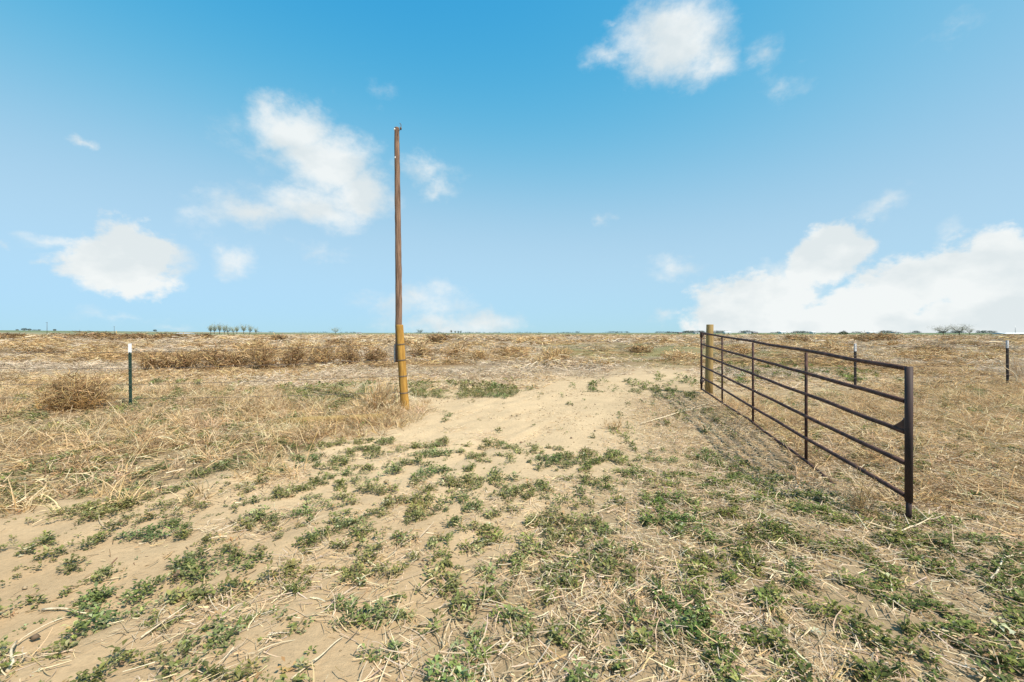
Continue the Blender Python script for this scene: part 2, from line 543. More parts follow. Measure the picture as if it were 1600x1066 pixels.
# shallow tyre furrows running up the track on the left
_u = GX * math.cos(R(64)) + GY * math.sin(R(64)); _v = -GX * math.sin(R(64)) + GY * math.cos(R(64))
fm = sstep(.6, -.6, GX - .1 * GY) * near_m * (.3 + .9 * fbm(_u * .6, _v * 1.2, 23, 3))
GZ = GZ + fm * (fbm(_u * .9, _v * 7.5, 24, 3) - .5) * .085
wx, wy = warped(GX, GY)
def soft(P, sig=.16, k=7):
    r_ = np.random.default_rng(5)
    out = np.zeros(GX.shape)
    sc_ = np.clip(GY / 4, .5, 3)
    for _ in range(k):
        a, b = r_.normal(0, sig, 2)
        out += inside(P, wx + a * sc_, wy + b * sc_ * 1.4)
    return out / k
gl = soft(GRASS_L); gr = soft(GRASS_R)
li = soft(LITTER, .3)
md = soft(MEADOW, .3)
far = sstep(11.5, 15, GY + (fbm(GX / 3, GY / 3, 61, 3) - .5) * 5)
dist = np.hypot(GX, GY)

def mixc(a, b, f):
    return a * (1 - f[..., None]) + np.array(b) * f[..., None]
GC = np.tile(np.array((.50, .37, .225)), GX.shape + (1,))
n1 = fbm(GX * .7, GY * .7, 31, 4); n2 = fbm(GX * 6, GY * 6, 33, 3)
GC = mixc(GC, (.42, .295, .170), np.clip(sstep(4.6, 2.4, GY) * sstep(1.0, -.8, GX) * (.5 + n1), 0, 1))
GC *= (0.9 + .2 * n1 + .12 * (n2 - .5))[..., None]
GC = mixc(GC, (.30, .22, .13), np.clip(li * .85 * (.5 + n1), 0, 1))  # soil darkened under the litter: shadow between the straws put into its colour
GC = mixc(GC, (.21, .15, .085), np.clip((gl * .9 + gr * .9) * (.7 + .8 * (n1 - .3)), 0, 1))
ff = fbm(GX / 5, GY / 3.2, 71, 4)
fieldc = mixc(np.tile(np.array((.23, .155, .085)), GX.shape + (1,)), (.30, .225, .15), sstep(.54, .66, ff))
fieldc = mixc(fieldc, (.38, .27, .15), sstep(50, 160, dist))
fieldc = mixc(fieldc, (.30, .19, .09), sstep(.52, .38, ff) * .7)
TRACK_END = poly([(660, 640), (700, 622), (790, 608), (880, 594), (960, 580), (1010, 574), (1085, 574), (1115, 596), (1130, 640)])
tr = soft(TRACK_END, .3)
GC = GC * (1 - (far * (1 - tr))[..., None]) + fieldc * (far * (1 - tr))[..., None]
GC = mixc(GC, (.20, .19, .09), md * (.15 + .6 * sstep(.42, .62, fbm(GX / 2.5, GY / 2, 73, 3))))
# beyond the field: green crops and pale stubble in broad strips
azg = np.arctan2(GX, np.maximum(GY, .01))
strip = fbm(GX / 420, GY / 260, 81, 3)
crop = mixc(np.tile(np.array((.13, .17, .085)), GX.shape + (1,)), (.30, .26, .17), sstep(.5, .6, strip) * .8)
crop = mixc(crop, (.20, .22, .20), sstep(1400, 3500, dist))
ed = sstep(300, 345, dist)
GC = GC * (1 - ed[..., None]) + crop * ed[..., None]
ny, nx = GX.shape
idx = np.arange(nx * ny).reshape(ny, nx)
F = np.stack([idx[:-1, :-1], idx[:-1, 1:], idx[1:, 1:], idx[1:, :-1]], -1).reshape(-1, 4)
gm = bpy.data.materials.new('sandy_ground')
gm.use_nodes = True
t = gm.node_tree
p = t.nodes['Principled BSDF']
p.inputs['Roughness'].default_value = .95
p.inputs['Specular IOR Level'].default_value = .1
ga = nd(t, 'ShaderNodeAttribute', attribute_name='col')
gtc = nd(t, 'ShaderNodeTexCoord')
gn = nd(t, 'ShaderNodeTexNoise'); gn.inputs['Scale'].default_value = 28; gn.inputs['Detail'].default_value = 8; gn.inputs['Roughness'].default_value = .7
t.links.new(gtc.outputs['Object'], gn.inputs['Vector'])
gn2 = nd(t, 'ShaderNodeTexNoise'); gn2.inputs['Scale'].default_value = 2.2; gn2.inputs['Detail'].default_value = 10; gn2.inputs['Roughness'].default_value = .6
t.links.new(gtc.outputs['Object'], gn2.inputs['Vector'])
s1 = mth(t, 'MULTIPLY_ADD', gn.outputs['Fac'], .5, .5)
s2 = mth(t, 'MULTIPLY_ADD', gn2.outputs['Fac'], .5, .97)
s12 = mth(t, 'MULTIPLY', s1, s2)
# small pebbles and crumbs of soil, darker than the sand
vo = nd(t, 'ShaderNodeTexVoronoi'); vo.inputs['Scale'].default_value = 34
t.links.new(gtc.outputs['Object'], vo.inputs['Vector'])
peb = mth(t, 'LESS_THAN', vo.outputs['Distance'], .13)
pebc = mth(t, 'MULTIPLY_ADD', peb, -.28, 1.0)
s3 = mth(t, 'MULTIPLY', s12, pebc)
gmul = nd(t, 'ShaderNodeVectorMath', operation='SCALE')
t.links.new(ga.outputs['Color'], gmul.inputs[0])
t.links.new(s3, gmul.inputs['Scale'])
t.links.new(gmul.outputs[0], p.inputs['Base Color'])
gb = nd(t, 'ShaderNodeBump'); gb.inputs['Strength'].default_value = .55; gb.inputs['Distance'].default_value = .02
hsum = mth(t, 'ADD', gn.outputs['Fac'], mth(t, 'MULTIPLY', gn2.outputs['Fac'], 1.5))
t.links.new(hsum, gb.inputs['Height'])
t.links.new(gb.outputs[0], p.inputs['Normal'])
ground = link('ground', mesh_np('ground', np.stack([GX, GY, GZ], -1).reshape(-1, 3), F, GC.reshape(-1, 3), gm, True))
tag(ground, 'sandy tan ground of the track and field', 'ground', kind='structure')

# ------------------------------------------------------------------ colours of dead and living plants
STRAW = [(.64, .48, .28), (.53, .38, .20), (.72, .59, .39), (.43, .29, .145), (.58, .45, .29)]
STRAW = [tuple(min(v * 1.07, .8) for v in c) for c in STRAW]
GOLD = [(.47, .30, .13), (.56, .38, .18), (.36, .22, .10), (.63, .46, .25)]
PALE = [(.57, .45, .32), (.63, .52, .39), (.50, .39, .27), (.44, .33, .22)]
BROWN = [(.24, .155, .08), (.32, .21, .11), (.17, .105, .06), (.40, .28, .16)]
GREENS = [(.155, .175, .055), (.21, .23, .08), (.12, .135, .045), (.25, .265, .105)]
GREENS = [tuple(v * k for v, k in zip(c, (1.0, .90, .72))) for c in GREENS]
GREYG = [(.22, .23, .105), (.31, .31, .17), (.18, .19, .082), (.135, .15, .055)]
GREYG = [tuple(v * k for v, k in zip(c, (1.0, .92, .76))) for c in GREYG]
GRN_R = [(.10, .13, .030), (.145, .18, .043), (.20, .225, .068), (.07, .09, .024)]
GRN_R = [tuple(v * k for v, k in zip(c, (1.0, .92, .80))) for c in GRN_R]

def scatter(x0, x1, y0, y1, per_m2):
    n = int((x1 - x0) * (y1 - y0) * per_m2)
    return RNG.uniform(x0, x1, n), RNG.uniform(y0, y1, n)

def onground(x, y, dz=0.0):
    return np.stack([x, y, height(x, y) + dz], 1)

def weed_field(x, y):
    # mats stretched along the wheel tracks on the left, rounder on the right
    ang = R(64)
    u = x * math.cos(ang) + y * math.sin(ang); v = -x * math.sin(ang) + y * math.cos(ang)
    k = np.clip(7.5 / (y + 2), .45, 1.0)          # coarser mats farther out
    n1 = fbm(u * 5.8 * k, v * 7.2 * k, 111, 3, .55) * .8 + .2 * vnoise(x * 12, y * 10, 113)
    n2 = fbm(x * 6.6 * k, y * 7.4 * k, 117, 3, .55) * .8 + .2 * vnoise(x * 15, y * 13, 119)
    s = sstep(-1.9, -.3, x + .12 * y)
    return n1 * (1 - s) + n2 * s

_sx, _sy = scatter(-6, 6, 1, 12, 90)
_q = np.sort(weed_field(_sx, _sy))
def thr(c):
    return np.interp(1 - c, np.linspace(0, 1, len(_q)), _q)

def coverage(x, y):
    qx, qy = warped(x, y, .15, 57)
    c = np.zeros(len(x))
    for P, v in WEEDS:
        c = np.maximum(c, inside(P, qx, qy) * v)
    return np.maximum(c, .02 * (np.hypot(x, y) < 13))

def greenness(x, y):
    return weed_field(x, y) - thr(coverage(x, y))

# ---- standing dry grass on both sides of the track
def tufts(B, x, y, nst, hmin, hmax, rad, w, colors, lean=(15, 80), bend=(.2, 1.6)):
    N = len(x)
    rep = np.repeat(np.arange(N), nst)
    n = len(rep)
    pn = fbm(x * .55 + 7, y * .7, 141, 3)
    size = (RNG.uniform(.6, 1.15, N) * (.55 + .9 * pn))[rep]
    a0 = RNG.uniform(0, 2 * math.pi, n)
    rr = rad * np.sqrt(RNG.uniform(0, 1, n)) * size
    bx = x[rep] + np.cos(a0) * rr; by_ = y[rep] + np.sin(a0) * rr
    # one wind-flattened leaning direction per tuft, loosely followed
    lead = RNG.uniform(0, 2 * math.pi, N)[rep]
    a = np.where(RNG.uniform(0, 1, n) < .5, a0 + RNG.normal(0, .5, n), lead + RNG.normal(0, .9, n))
    pit = np.radians(RNG.uniform(lean[0], lean[1], n))
    L = RNG.uniform(hmin, hmax, n) * size
    tone = pick(colors, N, .26)[rep] * .5 + pick(colors, n, .14) * .5
    tn = fbm(x * .9, y * 1.1, 143, 3) + RNG.normal(0, .05, N)      # some patches are older, browner growth
    br = pick(BROWN[1:] + GOLD[:1] + GOLD[2:3], n, .16)
    tone = np.where(((tn > .57)[rep] & (RNG.uniform(0, 1, n) < .55))[:, None], br, tone)
    B.ribbons(onground(bx, by_, -.005), a, pit, RNG.uniform(bend[0], bend[1], n), L, RNG.uniform(.6, 1.35, n) * w, tone, 3, RNG.normal(0, .5, n), .35)

B = Blades()
x, y = scatter(-14.5, 0, 2.6, 12.2, 34)
qx, qy = warped(x, y)
qx = qx + RNG.normal(0, .34, len(x)); qy = qy + RNG.normal(0, .4, len(x))
dens = fbm(x * .9, y * .9, 91, 3) + RNG.normal(0, .04, len(x))
k = ((greenness(x, y) < 0) | (RNG.uniform(0, 1, len(x)) < np.where(y > 7.5, .03, .14))) & inside(GRASS_L, qx, qy) & (dens > .39) & (np.abs(x) < y * 1.35 + .6)
tufts(B, x[k], y[k], 34, .08, .31, .11, .0082, STRAW + STRAW + GOLD[:2] + BROWN[3:])
x, y = scatter(1.5, 16.5, 2.6, 12.5, 30)
qx, qy = warped(x, y)
qx = qx + RNG.normal(0, .2, len(x)); qy = qy + RNG.normal(0, .2, len(x))
dens = fbm(x * .8, y * .8, 95, 3)
k = ((greenness(x, y) < 0) | (RNG.uniform(0, 1, len(x)) < .2)) & inside(GRASS_R, qx, qy) & (dens > .32) & (np.abs(x) < y * 1.35 + .6)
tufts(B, x[k], y[k], 38, .09, .42, .13, .0082, GOLD + STRAW + BROWN[1:2], (5, 65), (.2, 1.8))
# shorter tangled grass to the left of the gate, and thin grass beyond the fence line
x, y = scatter(.8, 5, 4.6, 12, 30)
qx, qy = warped(x, y)
k = inside(poly([(985, 650), (1050, 616), (1108, 606), (1190, 664), (1262, 712), (1120, 712), (1010, 700)]), qx + RNG.normal(0, .12, len(x)), qy + RNG.normal(0, .12, len(x))) & ((greenness(x, y) < 0) | (RNG.uniform(0, 1, len(x)) < .3))
tufts(B, x[k], y[k], 17, .05, .17, .12, .0075, STRAW + GOLD + BROWN[3:], (3, 55), (.2, 1.8))
x, y = scatter(-5, -1, 5.5, 8, 42)
k = inside(poly([(415, 662), (520, 661), (612, 656), (640, 668), (570, 684), (430, 700)]), x, y) & (RNG.uniform(0, 1, len(x)) < .8)
tufts(B, x[k], y[k], 22, .10, .30, .08, .0078, STRAW + GOLD[:2], (25, 82), (.2, 1.4))
x, y = scatter(-26, 30, 10.5, 17.5, 14)
k = (np.abs(x) < y * 1.3 + 1) & (fbm(x * .5, y * .8, 97, 3) > .38) & ((greenness(x, y) < 0) | (RNG.uniform(0, 1, len(x)) < .15)) & ~inside(TRACK_END, x + RNG.normal(0, .5, len(x)), y + RNG.normal(0, .7, len(x)))
tufts(B, x[k], y[k], 14, .06, .22, .2, .017, PALE + STRAW + GOLD[:2], (2, 50), (.2, 1.6))
# scattered thin tufts over the littered ground
x, y = scatter(-3, 6, 1.4, 9, 5)
qx, qy = warped(x, y)
k = inside(LITTER, qx, qy)
tufts(B, x[k], y[k], 9, .04, .14, .06, .0036, STRAW, (5, 60))
o = link('dry_grass', B.mesh('dry_grass', M['grass']))
tag(o, 'straw coloured dry grass standing on both sides of the sandy track', 'dry grass', kind='stuff')

# ---- straw lying flat
B = Blades()
def straw(x, y, lmin, lmax, w, colors, zmax=.03):
    n = len(x)
    a = RNG.uniform(0, 2 * math.pi, n)
    B.ribbons(onground(x, y, RNG.uniform(.002, zmax, n)), a, np.radians(RNG.normal(0, 7, n)), RNG.normal(0, .25, n), RNG.uniform(lmin, lmax, n) * RNG.uniform(.5, 1, n), RNG.uniform(.6, 1.5, n) * w,
              pick(colors, n, .15), 3, RNG.normal(0, .5, n), .6, roll=RNG.uniform(-.7, .7, n))
x, y = scatter(-4, 8, 1.2, 10, 1700)
qx, qy = warped(x, y)
qx = qx + RNG.normal(0, .22, len(x)); qy = qy + RNG.normal(0, .25, len(x))
dn = fbm(x * 1.6, y * 1.6, 101, 4)
k = inside(LITTER, qx, qy) & (RNG.uniform(.12, .42, len(x)) < dn) & (np.abs(x) < y * 1.3 + .5)
straw(x[k], y[k], .03, .22, .0046, STRAW + PALE + BROWN[3:], .045)
x, y = scatter(-5, 1.5, 1.2, 6.5, 1100)
qx, qy = warped(x, y)
dn = fbm(x * 2.2, y * 2.2, 103, 4)
k = (inside(LITTER2, qx, qy) & (dn > .5)) | ((dn > .635) & ~inside(GRASS_L, qx, qy))
straw(x[k], y[k], .03, .20, .0042, STRAW + PALE)
x, y = scatter(-14, 16, 3, 12.5, 420)
qx, qy = warped(x, y)
k = inside(GRASS_L, qx + .25, qy + .1) | inside(GRASS_R, qx - .2, qy)
straw(x[k], y[k], .06, .28, .007, STRAW + GOLD + BROWN[2:], .08)
# short chaff along the track edges
x, y = scatter(-8, 9, 2.2, 13, 210)
dn = fbm(x * 1.2, y * 1.2, 107, 4)
k = (dn > .53) | (RNG.uniform(0, 1, len(x)) < .06) | (inside(poly([(560, 690), (640, 650), (850, 636), (880, 690), (700, 712)]), *warped(x, y)) & (dn > .42))
straw(x[k], y[k], .02, .11, .006, STRAW + BROWN[1:], .015)
o = link('straw_litter', B.mesh('straw_litter', M['grass']))
tag(o, 'pale broken straw lying scattered over the ground', 'straw', kind='stuff')

# ---- clods and pebbles on the bare sand
def clods(n_):
    x = RNG.uniform(-7, 6, n_); y = np.sqrt(RNG.uniform(1.3 ** 2, 11 ** 2, n_))
    k = (np.abs(x) < y * 1.3 + .5) & (fbm(x * 1.1, y * 1.1, 161, 3) > .44)
    x, y = x[k], y[k]
    n = len(x)
    r = RNG.lognormal(math.log(.006), .55, n).clip(.003, .03)
    octv = np.array([(1, 0, 0), (0, 1, 0), (-1, 0, 0), (0, -1, 0), (0, 0, .8), (0, 0, -.6)], float)
    V = octv[None] * r[:, None, None] * RNG.uniform(.6, 1.4, (n, 6, 3))
    a = RNG.uniform(0, 6.28, n)
    ca, sa = np.cos(a)[:, None], np.sin(a)[:, None]
    V = np.stack([V[..., 0] * ca - V[..., 1] * sa, V[..., 0] * sa + V[..., 1] * ca, V[..., 2]], -1)
    V += onground(x, y, .3 * r)[:, None, :]
    f = np.array([(0, 1, 4), (1, 2, 4), (2, 3, 4), (3, 0, 4), (1, 0, 5), (2, 1, 5), (3, 2, 5), (0, 3, 5)])
    F = (f[None] + (np.arange(n) * 6)[:, None, None]).reshape(-1, 3)
    K = np.repeat(pick([(.40, .29, .17), (.30, .21, .125), (.46, .35, .22), (.17, .12, .08)], n, .12), 6, 0)
    return mesh_np('soil_clods', V.reshape(-1, 3), F, K, M['grass'])
o = link('soil_clods', clods(9000))
tag(o, 'small clods and pebbles lying on the bare sand of the track', 'clods', kind='stuff')

# ---- low green weeds in mats
class Leaves:
    def __init__(self):
        self.V = []; self.F = []; self.K = []; self.n = 0
    def add(self, base, a, pit, L, w, col):
        N = len(base)
        d = np.stack([np.cos(a) * np.cos(pit), np.sin(a) * np.cos(pit), np.sin(pit)], 1)
        s = np.stack([-np.sin(a), np.cos(a), np.zeros(N)], 1)
        up = np.cross(d, s)
        up *= np.sign(up[:, 2:3] + 1e-9)
        L = L[:, None]; w = w[:, None]
        droop = RNG.uniform(.0, .35, (N, 1))
        b = base
        c = base + d * L * .55
        tip = base + d * L - up * L * droop
        l = c + s * w * .5 + up * w * .16
        r = c - s * w * .5 + up * w * .16
        V = np.stack([b, l, c, r, tip], 1)
        i = np.arange(N * 5).reshape(N, 5) + self.n
        F = np.concatenate([np.stack([i[:, 0], i[:, 2], i[:, 1]], 1), np.stack([i[:, 0], i[:, 3], i[:, 2]], 1),
                            np.stack([i[:, 1], i[:, 2], i[:, 4]], 1), np.stack([i[:, 2], i[:, 3], i[:, 4]], 1)], 0)
        self.V.append(V.reshape(-1, 3)); self.F.append(F); self.K.append(np.repeat(col, 5, 0)); self.n += N * 5
    def mesh(self, name, mat):
        return mesh_np(name, np.concatenate(self.V), np.concatenate(self.F), np.concatenate(self.K), mat)

LV = Leaves()
def weeds(x0, x1, y0, y1, per, leaves, lmin, lmax, lift):
    x, y = scatter(x0, x1, y0, y1, per)
    k = np.abs(x) < y * 1.3 + .7
    x, y = x[k], y[k]
    e = weed_field(x, y) - thr(coverage(x, y))
    e = np.where((RNG.uniform(0, 1, len(x)) < .006) & (coverage(x, y) > .1), .03, e)      # single sprouts between the mats
    k = e > 0
    x, y, e = x[k], y[k], np.clip(e[k] / .09, 0, 1)
    N = len(x)
    big = RNG.uniform(.65, 1.25, N) * (.55 + .6 * e)
    s = sstep(-.5, 1.2, x - .12 * y)
    yng = RNG.uniform(0, 1, N)
    base_c = np.where((RNG.uniform(0, 1, N) < s)[:, None], pick(GRN_R, N, .1), np.where((yng < .55)[:, None], pick(GREYG, N, .1), pick(GREENS, N, .1)))
    dry = RNG.uniform(0, 1, N) < .05
    base_c = np.where(dry[:, None], pick(GOLD + BROWN[2:], N, .15), base_c * (.75 + .5 * fbm(x * 1.7, y * 1.7, 171, 3))[:, None] * RNG.normal(1, .12, (N, 1)))
    base_c[:, 0] *= .72 + .45 * fbm(x * 2.3 + 30, y * 2.3, 173, 2)
    rep = np.repeat(np.arange(N), leaves)
    n = len(rep)
    a = RNG.uniform(0, 2 * math.pi, n)
    z = RNG.uniform(0, 1, n) * e[rep] * lift * big[rep]
    r0 = RNG.uniform(.0, .022, n) * big[rep] * (lmax / .035)
    bx = x[rep] + np.cos(a) * r0; by_ = y[rep] + np.sin(a) * r0
    L = RNG.uniform(lmin, lmax, n) * big[rep]
    LV.add(onground(bx, by_, .003 + z), a + RNG.normal(0, .4, n), np.radians(RNG.uniform(0, 52, n)), L, L * RNG.uniform(.38, .66, n),
           np.clip(base_c[rep] * RNG.normal(1, .16, (n, 1)) * RNG.normal(1, .04, (n, 3)), .01, .5))
weeds(-5.5, 6.5, 1.2, 6.0, 1000, 10, .012, .030, .040)
weeds(-12, 14, 6.0, 11.0, 300, 8, .02, .044, .05)
weeds(-22, 24, 11.0, 24.0, 60, 7, .04, .09, .06)
o = link('low_weeds', LV.mesh('low_weeds', M['leaf']))
tag(o, 'low green leafy weeds spreading in mats over the sand', 'weeds', kind='stuff')

# ---- green meadow strip in the far field
B = Blades()
x, y = scatter(-1, 26, 15, 62, 5)
qx, qy = warped(x, y)
k = inside(MEADOW, qx, qy) & (fbm(x / 2, y / 1.4, 121, 3) > .47)
x, y = x[k], y[k]
n = len(x) * 6
rep = np.repeat(np.arange(len(x)), 6)
B.ribbons(onground(x[rep] + RNG.normal(0, .1, n), y[rep] + RNG.normal(0, .1, n)), RNG.uniform(0, 6.28, n), np.radians(RNG.uniform(20, 80, n)), RNG.uniform(.2, 1.2, n), RNG.uniform(.06, .16, n), RNG.uniform(.012, .03, n),
          pick(GREYG + GREENS[1:2], n, .15), 2)
o = link('green_grass', B.mesh('green_grass', M['grass']))
tag(o, 'thin green grass growing in the open field beyond the track', 'grass', kind='stuff')

# ---- matted dead weeds over the far field, nobody could count them
B = Blades()
def mats(y0, y1, per, nst, w, rad, hgt):
    n = int(1.35 * (y1 ** 2 - y0 ** 2) * per)
    y = np.sqrt(RNG.uniform(y0 ** 2, y1 ** 2, n))
    x = RNG.uniform(-1.35, 1.35, n) * y
    qx, qy = warped(x, y)
    kk = ~inside(MEADOW, qx, qy) & ~(inside(TRACK_END, qx + RNG.normal(0, .5, n), qy + RNG.normal(0, .7, n)))
    kk |= RNG.uniform(0, 1, n) < .25 * (y > 17)
    kk &= (fbm(x / 4, y / 3, 131, 3) > .31) & ((y > 17) | (greenness(x, y) < 0))
    x, y = x[kk], y[kk]
    N = len(x)
    tone = fbm(x / 5, y / 3.2, 71, 4)
    size = RNG.lognormal(0, .35, N).clip(.4, 1.6)
    rep = np.repeat(np.arange(N), nst); n = len(rep)
    a0 = RNG.uniform(0, 6.2832, n)
    rr = np.sqrt(RNG.uniform(0, 1, n))
    rx = rad * size[rep]
    bx = x[rep] + np.cos(a0) * rr * rx; by_ = y[rep] + np.sin(a0) * rr * rx
    dome = (1 - rr ** 2) * hgt * size[rep]
    tn = tone[rep] + RNG.normal(0, .05, n)
    cg, cp, cb = pick(STRAW + GOLD, n, .12), pick(PALE, n, .12), pick(BROWN[1:] + GOLD[:2], n, .12)
    shade_ = RNG.lognormal(0, .26, N)[rep][:, None]
    cg, cp, cb = [np.clip(c_ * shade_, .01, (.64, .53, .41)) for c_ in (cg, cp, cb)]
    col = np.where((tn > .55)[:, None], cp, np.where((tn < .42)[:, None], cb, cg))
    B.ribbons(onground(bx, by_, dome * RNG.uniform(0, 1, n)), RNG.uniform(0, 6.2832, n), np.radians(RNG.normal(8, 16 if y1 < 35 else 7, n).clip(-25, 42 if y1 < 20 else 28)), RNG.normal(.3, .5, n).clip(-.5 if y1 < 20 else 0, 1), RNG.uniform(.35, 1.1, n) * min(rad, .5 if y1 < 50 else (.85 if y1 <= 110 else 2.0)) * size[rep], RNG.uniform(.6, 1.4, n) * w, col, 3, RNG.normal(0, .8, n), .5)
mats(10.5, 17, 5.5, 36, .013, .22, .11)
mats(17, 30, 2.4, 44, .020, .32, .18)
mats(30, 60, .60, 40, .040, .52, .30)
mats(16, 40, .075, 200, .022, .70, .50)
mats(40, 110, .016, 170, .055, 1.3, .75)
mats(60, 150, .055, 30, .12, 1.3, .36)
mats(150, 320, .012, 26, .15, 2.8, .28)
o = link('matted_field_weeds', B.mesh('matted_field_weeds', M['brush']))
tag(o, 'bleached and golden dead weeds matted over the open field', 'dead weeds', kind='stuff')

# ------------------------------------------------------------------ single brush plants
def brush_mesh(name, rx, hgt, stems, twigs, w, colors, seed, lowcol=None, lop=0.0, flat=1.0, arcs=0):
    """a dead bush: main stems fan from the root, each carrying many curved twigs"""
    global RNG
    keep = RNG
    RNG = np.random.default_rng(seed)
    Bq = Blades()
    a = RNG.uniform(0, 6.2832, stems)
    p = np.radians(np.clip(RNG.normal(42, 24, stems), 4, 88))
    ell = 1 / np.sqrt((np.cos(p) / rx) ** 2 + (np.sin(p) / hgt) ** 2)
    L = ell * RNG.uniform(.65, 1.05, stems)
    base = np.stack([RNG.normal(0, rx * .10, stems), RNG.normal(0, rx * .10, stems), np.zeros(stems)], 1)
    pts = Bq.ribbons(base, a, p + .25, .5, L, w * 1.8, pick(colors, stems, .15) * .8, 5, RNG.normal(0, .5, stems), .4)
    s = RNG.integers(0, stems, twigs)
    t = RNG.uniform(.25, 1, twigs) ** .8 * 5
    i = np.clip(t.astype(int), 0, 4); f = (t - i)[:, None]
    b = pts[s, i] * (1 - f) + pts[s, i + 1] * f
    aa = a[s] + RNG.normal(0, 1.1, twigs)
    pp = p[s] + RNG.normal(.1, .7, twigs)
    c = pick(colors, twigs, .17)
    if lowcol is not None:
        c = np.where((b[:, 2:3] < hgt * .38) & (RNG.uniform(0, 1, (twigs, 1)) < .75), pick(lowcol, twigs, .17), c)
    Bq.ribbons(b, aa, pp, RNG.uniform(-.9, 1.2, twigs), RNG.uniform(.12, .42, twigs) * min(rx, 1.2 * hgt), RNG.uniform(.6, 1.3, twigs) * w, c, 3, RNG.normal(0, .9, twigs), .4)
    if arcs:          # fine twigs curling round inside the ball
        v = RNG.normal(0, 1, (arcs, 3)); v /= np.linalg.norm(v, axis=1)[:, None]
        r_ = RNG.uniform(.2, 1, arcs) ** .5
        wob = 1 + .22 * np.sin(v[:, 0] * 4 + seed) * np.cos(v[:, 1] * 3 + seed * 2)
        q = v * (r_ * wob)[:, None] * np.array([rx * .92, rx * .8, hgt * .5]) + np.array([0, 0, hgt * .44])
        q[:, 2] = np.abs(q[:, 2])
        ta = np.arctan2(v[:, 1], v[:, 0]) + RNG.choice([-1.4, 1.4], arcs) + RNG.normal(0, .6, arcs)
        c = pick(colors, arcs, .17)
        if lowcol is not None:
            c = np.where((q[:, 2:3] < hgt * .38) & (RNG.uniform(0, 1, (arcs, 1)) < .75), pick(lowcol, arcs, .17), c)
        Bq.ribbons(q, ta, RNG.normal(.2, .5, arcs) * min(1, 1.4 * hgt / rx), RNG.uniform(-.6, 1.4, arcs) * min(1, 1.4 * hgt / rx), RNG.uniform(.2, .55, arcs) * min(rx, 1.6 * hgt), RNG.uniform(.6, 1.3, arcs) * w, c, 3, RNG.normal(0, 1.1, arcs), .4)
    me = Bq.mesh(name, M['brush'])
    RNG = keep
    if lop or flat != 1:
        co = np.zeros(len(me.vertices) * 3, np.float32)
        me.vertices.foreach_get('co', co)
        co = co.reshape(-1, 3)
        co[:, 0] += co[:, 2] * lop
        co[:, 1] *= flat
        me.vertices.foreach_set('co', co.ravel())
        me.update()
    return me

def brush(name, px, base_row, wpx, hpx, label, cat, group=None, stems=60, twigs=900, w=.006, colors=None, seed=1, lowcol=None, lop=0.0, sink=.03, loc=None, arcs=0):
    x, y = at(px, base_row) if loc is None else loc
    rx = wpx * .5 * y / FPX
    h = hpx * y / FPX
    me = brush_mesh(name, rx, h, stems, twigs, w, colors or BROWN, seed, lowcol, lop, 1.0, arcs)
    o = link(name, me, None, (x, y, hz(x, y) - sink))
    return tag(o, label, cat, group)

TUMBLE = BROWN[1:] + GOLD[:3]
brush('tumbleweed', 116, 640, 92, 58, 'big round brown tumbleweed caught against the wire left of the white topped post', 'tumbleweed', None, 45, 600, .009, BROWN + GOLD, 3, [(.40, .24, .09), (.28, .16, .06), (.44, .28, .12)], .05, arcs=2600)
ROW = 'dead bushes in the brown row across the field'
row = [
    (244, 578, 62, 30, 'leftmost bush of the brown row, low and frayed, just right of the white topped post'),
    (292, 577, 58, 28, 'low flat bush in the brown row, second from its left end'),
    (338, 577, 70, 33, 'wide dark footed bush in the brown row below the far left cluster of trees'),
    (376, 575, 50, 34, 'rounded bush in the brown row beside a gap, left of the row middle'),
    (414, 577, 58, 36, 'tallest bushy brown clump in the middle of the brown row'),
    (456, 575, 52, 34, 'bush right of the tallest clump in the brown row'),
    (500, 572, 60, 33, 'reddish brown bush in the brown row below the lone far tree'),
    (545, 570, 54, 30, 'bush of the brown row two bushes left of the tall pole'),
    (588, 568, 50, 28, 'rightmost bush of the brown row, directly left of the tall pole'),
]
for i, (px, r, wp, hp, lb) in enumerate(row):
    brush('dead_bush', px, r, wp * random.uniform(.8, 1.05), hp * random.uniform(.85, 1.35), lb, 'bush', ROW, 44, 460, .021, (BROWN[1:] + GOLD, BROWN[1:] + GOLD[:3], TUMBLE + BROWN[:2])[i % 3], 20 + i, None, random.uniform(-.15, .25), arcs=800)
brush('dead_bush', 656, 563, 46, 30, 'brown twiggy bush just right of the tall pole', 'bush', None, 46, 450, .026, TUMBLE, 41, None, .1, arcs=420)
brush('dead_bush', 708, 560, 50, 27, 'pale golden bush second to the right of the tall pole', 'bush', None, 46, 420, .026, GOLD + PALE[:1], 42, None, .2, arcs=330)
brush('dead_bush', 748, 564, 40, 18, 'small golden bush third to the right of the tall pole', 'bush', None, 40, 300, .024, GOLD, 43, arcs=260)
brush('brush_mound', 866, 571, 62, 26, 'golden brush mound left of the green field strip', 'brush mound', None, 46, 450, .024, GOLD + BROWN[3:], 44, arcs=560)
brush('brush_mound', 942, 573, 38, 9, 'small low rusty brush mound at the end of the sandy track', 'brush mound', None, 30, 240, .022, GOLD[:2] + BROWN[1:2], 45, arcs=200)
brush('brush_mound', 1000, 549, 44, 11, 'dark topped brush mound standing in the green field strip', 'brush mound', None, 50, 260, .05, TUMBLE, 46, arcs=420)
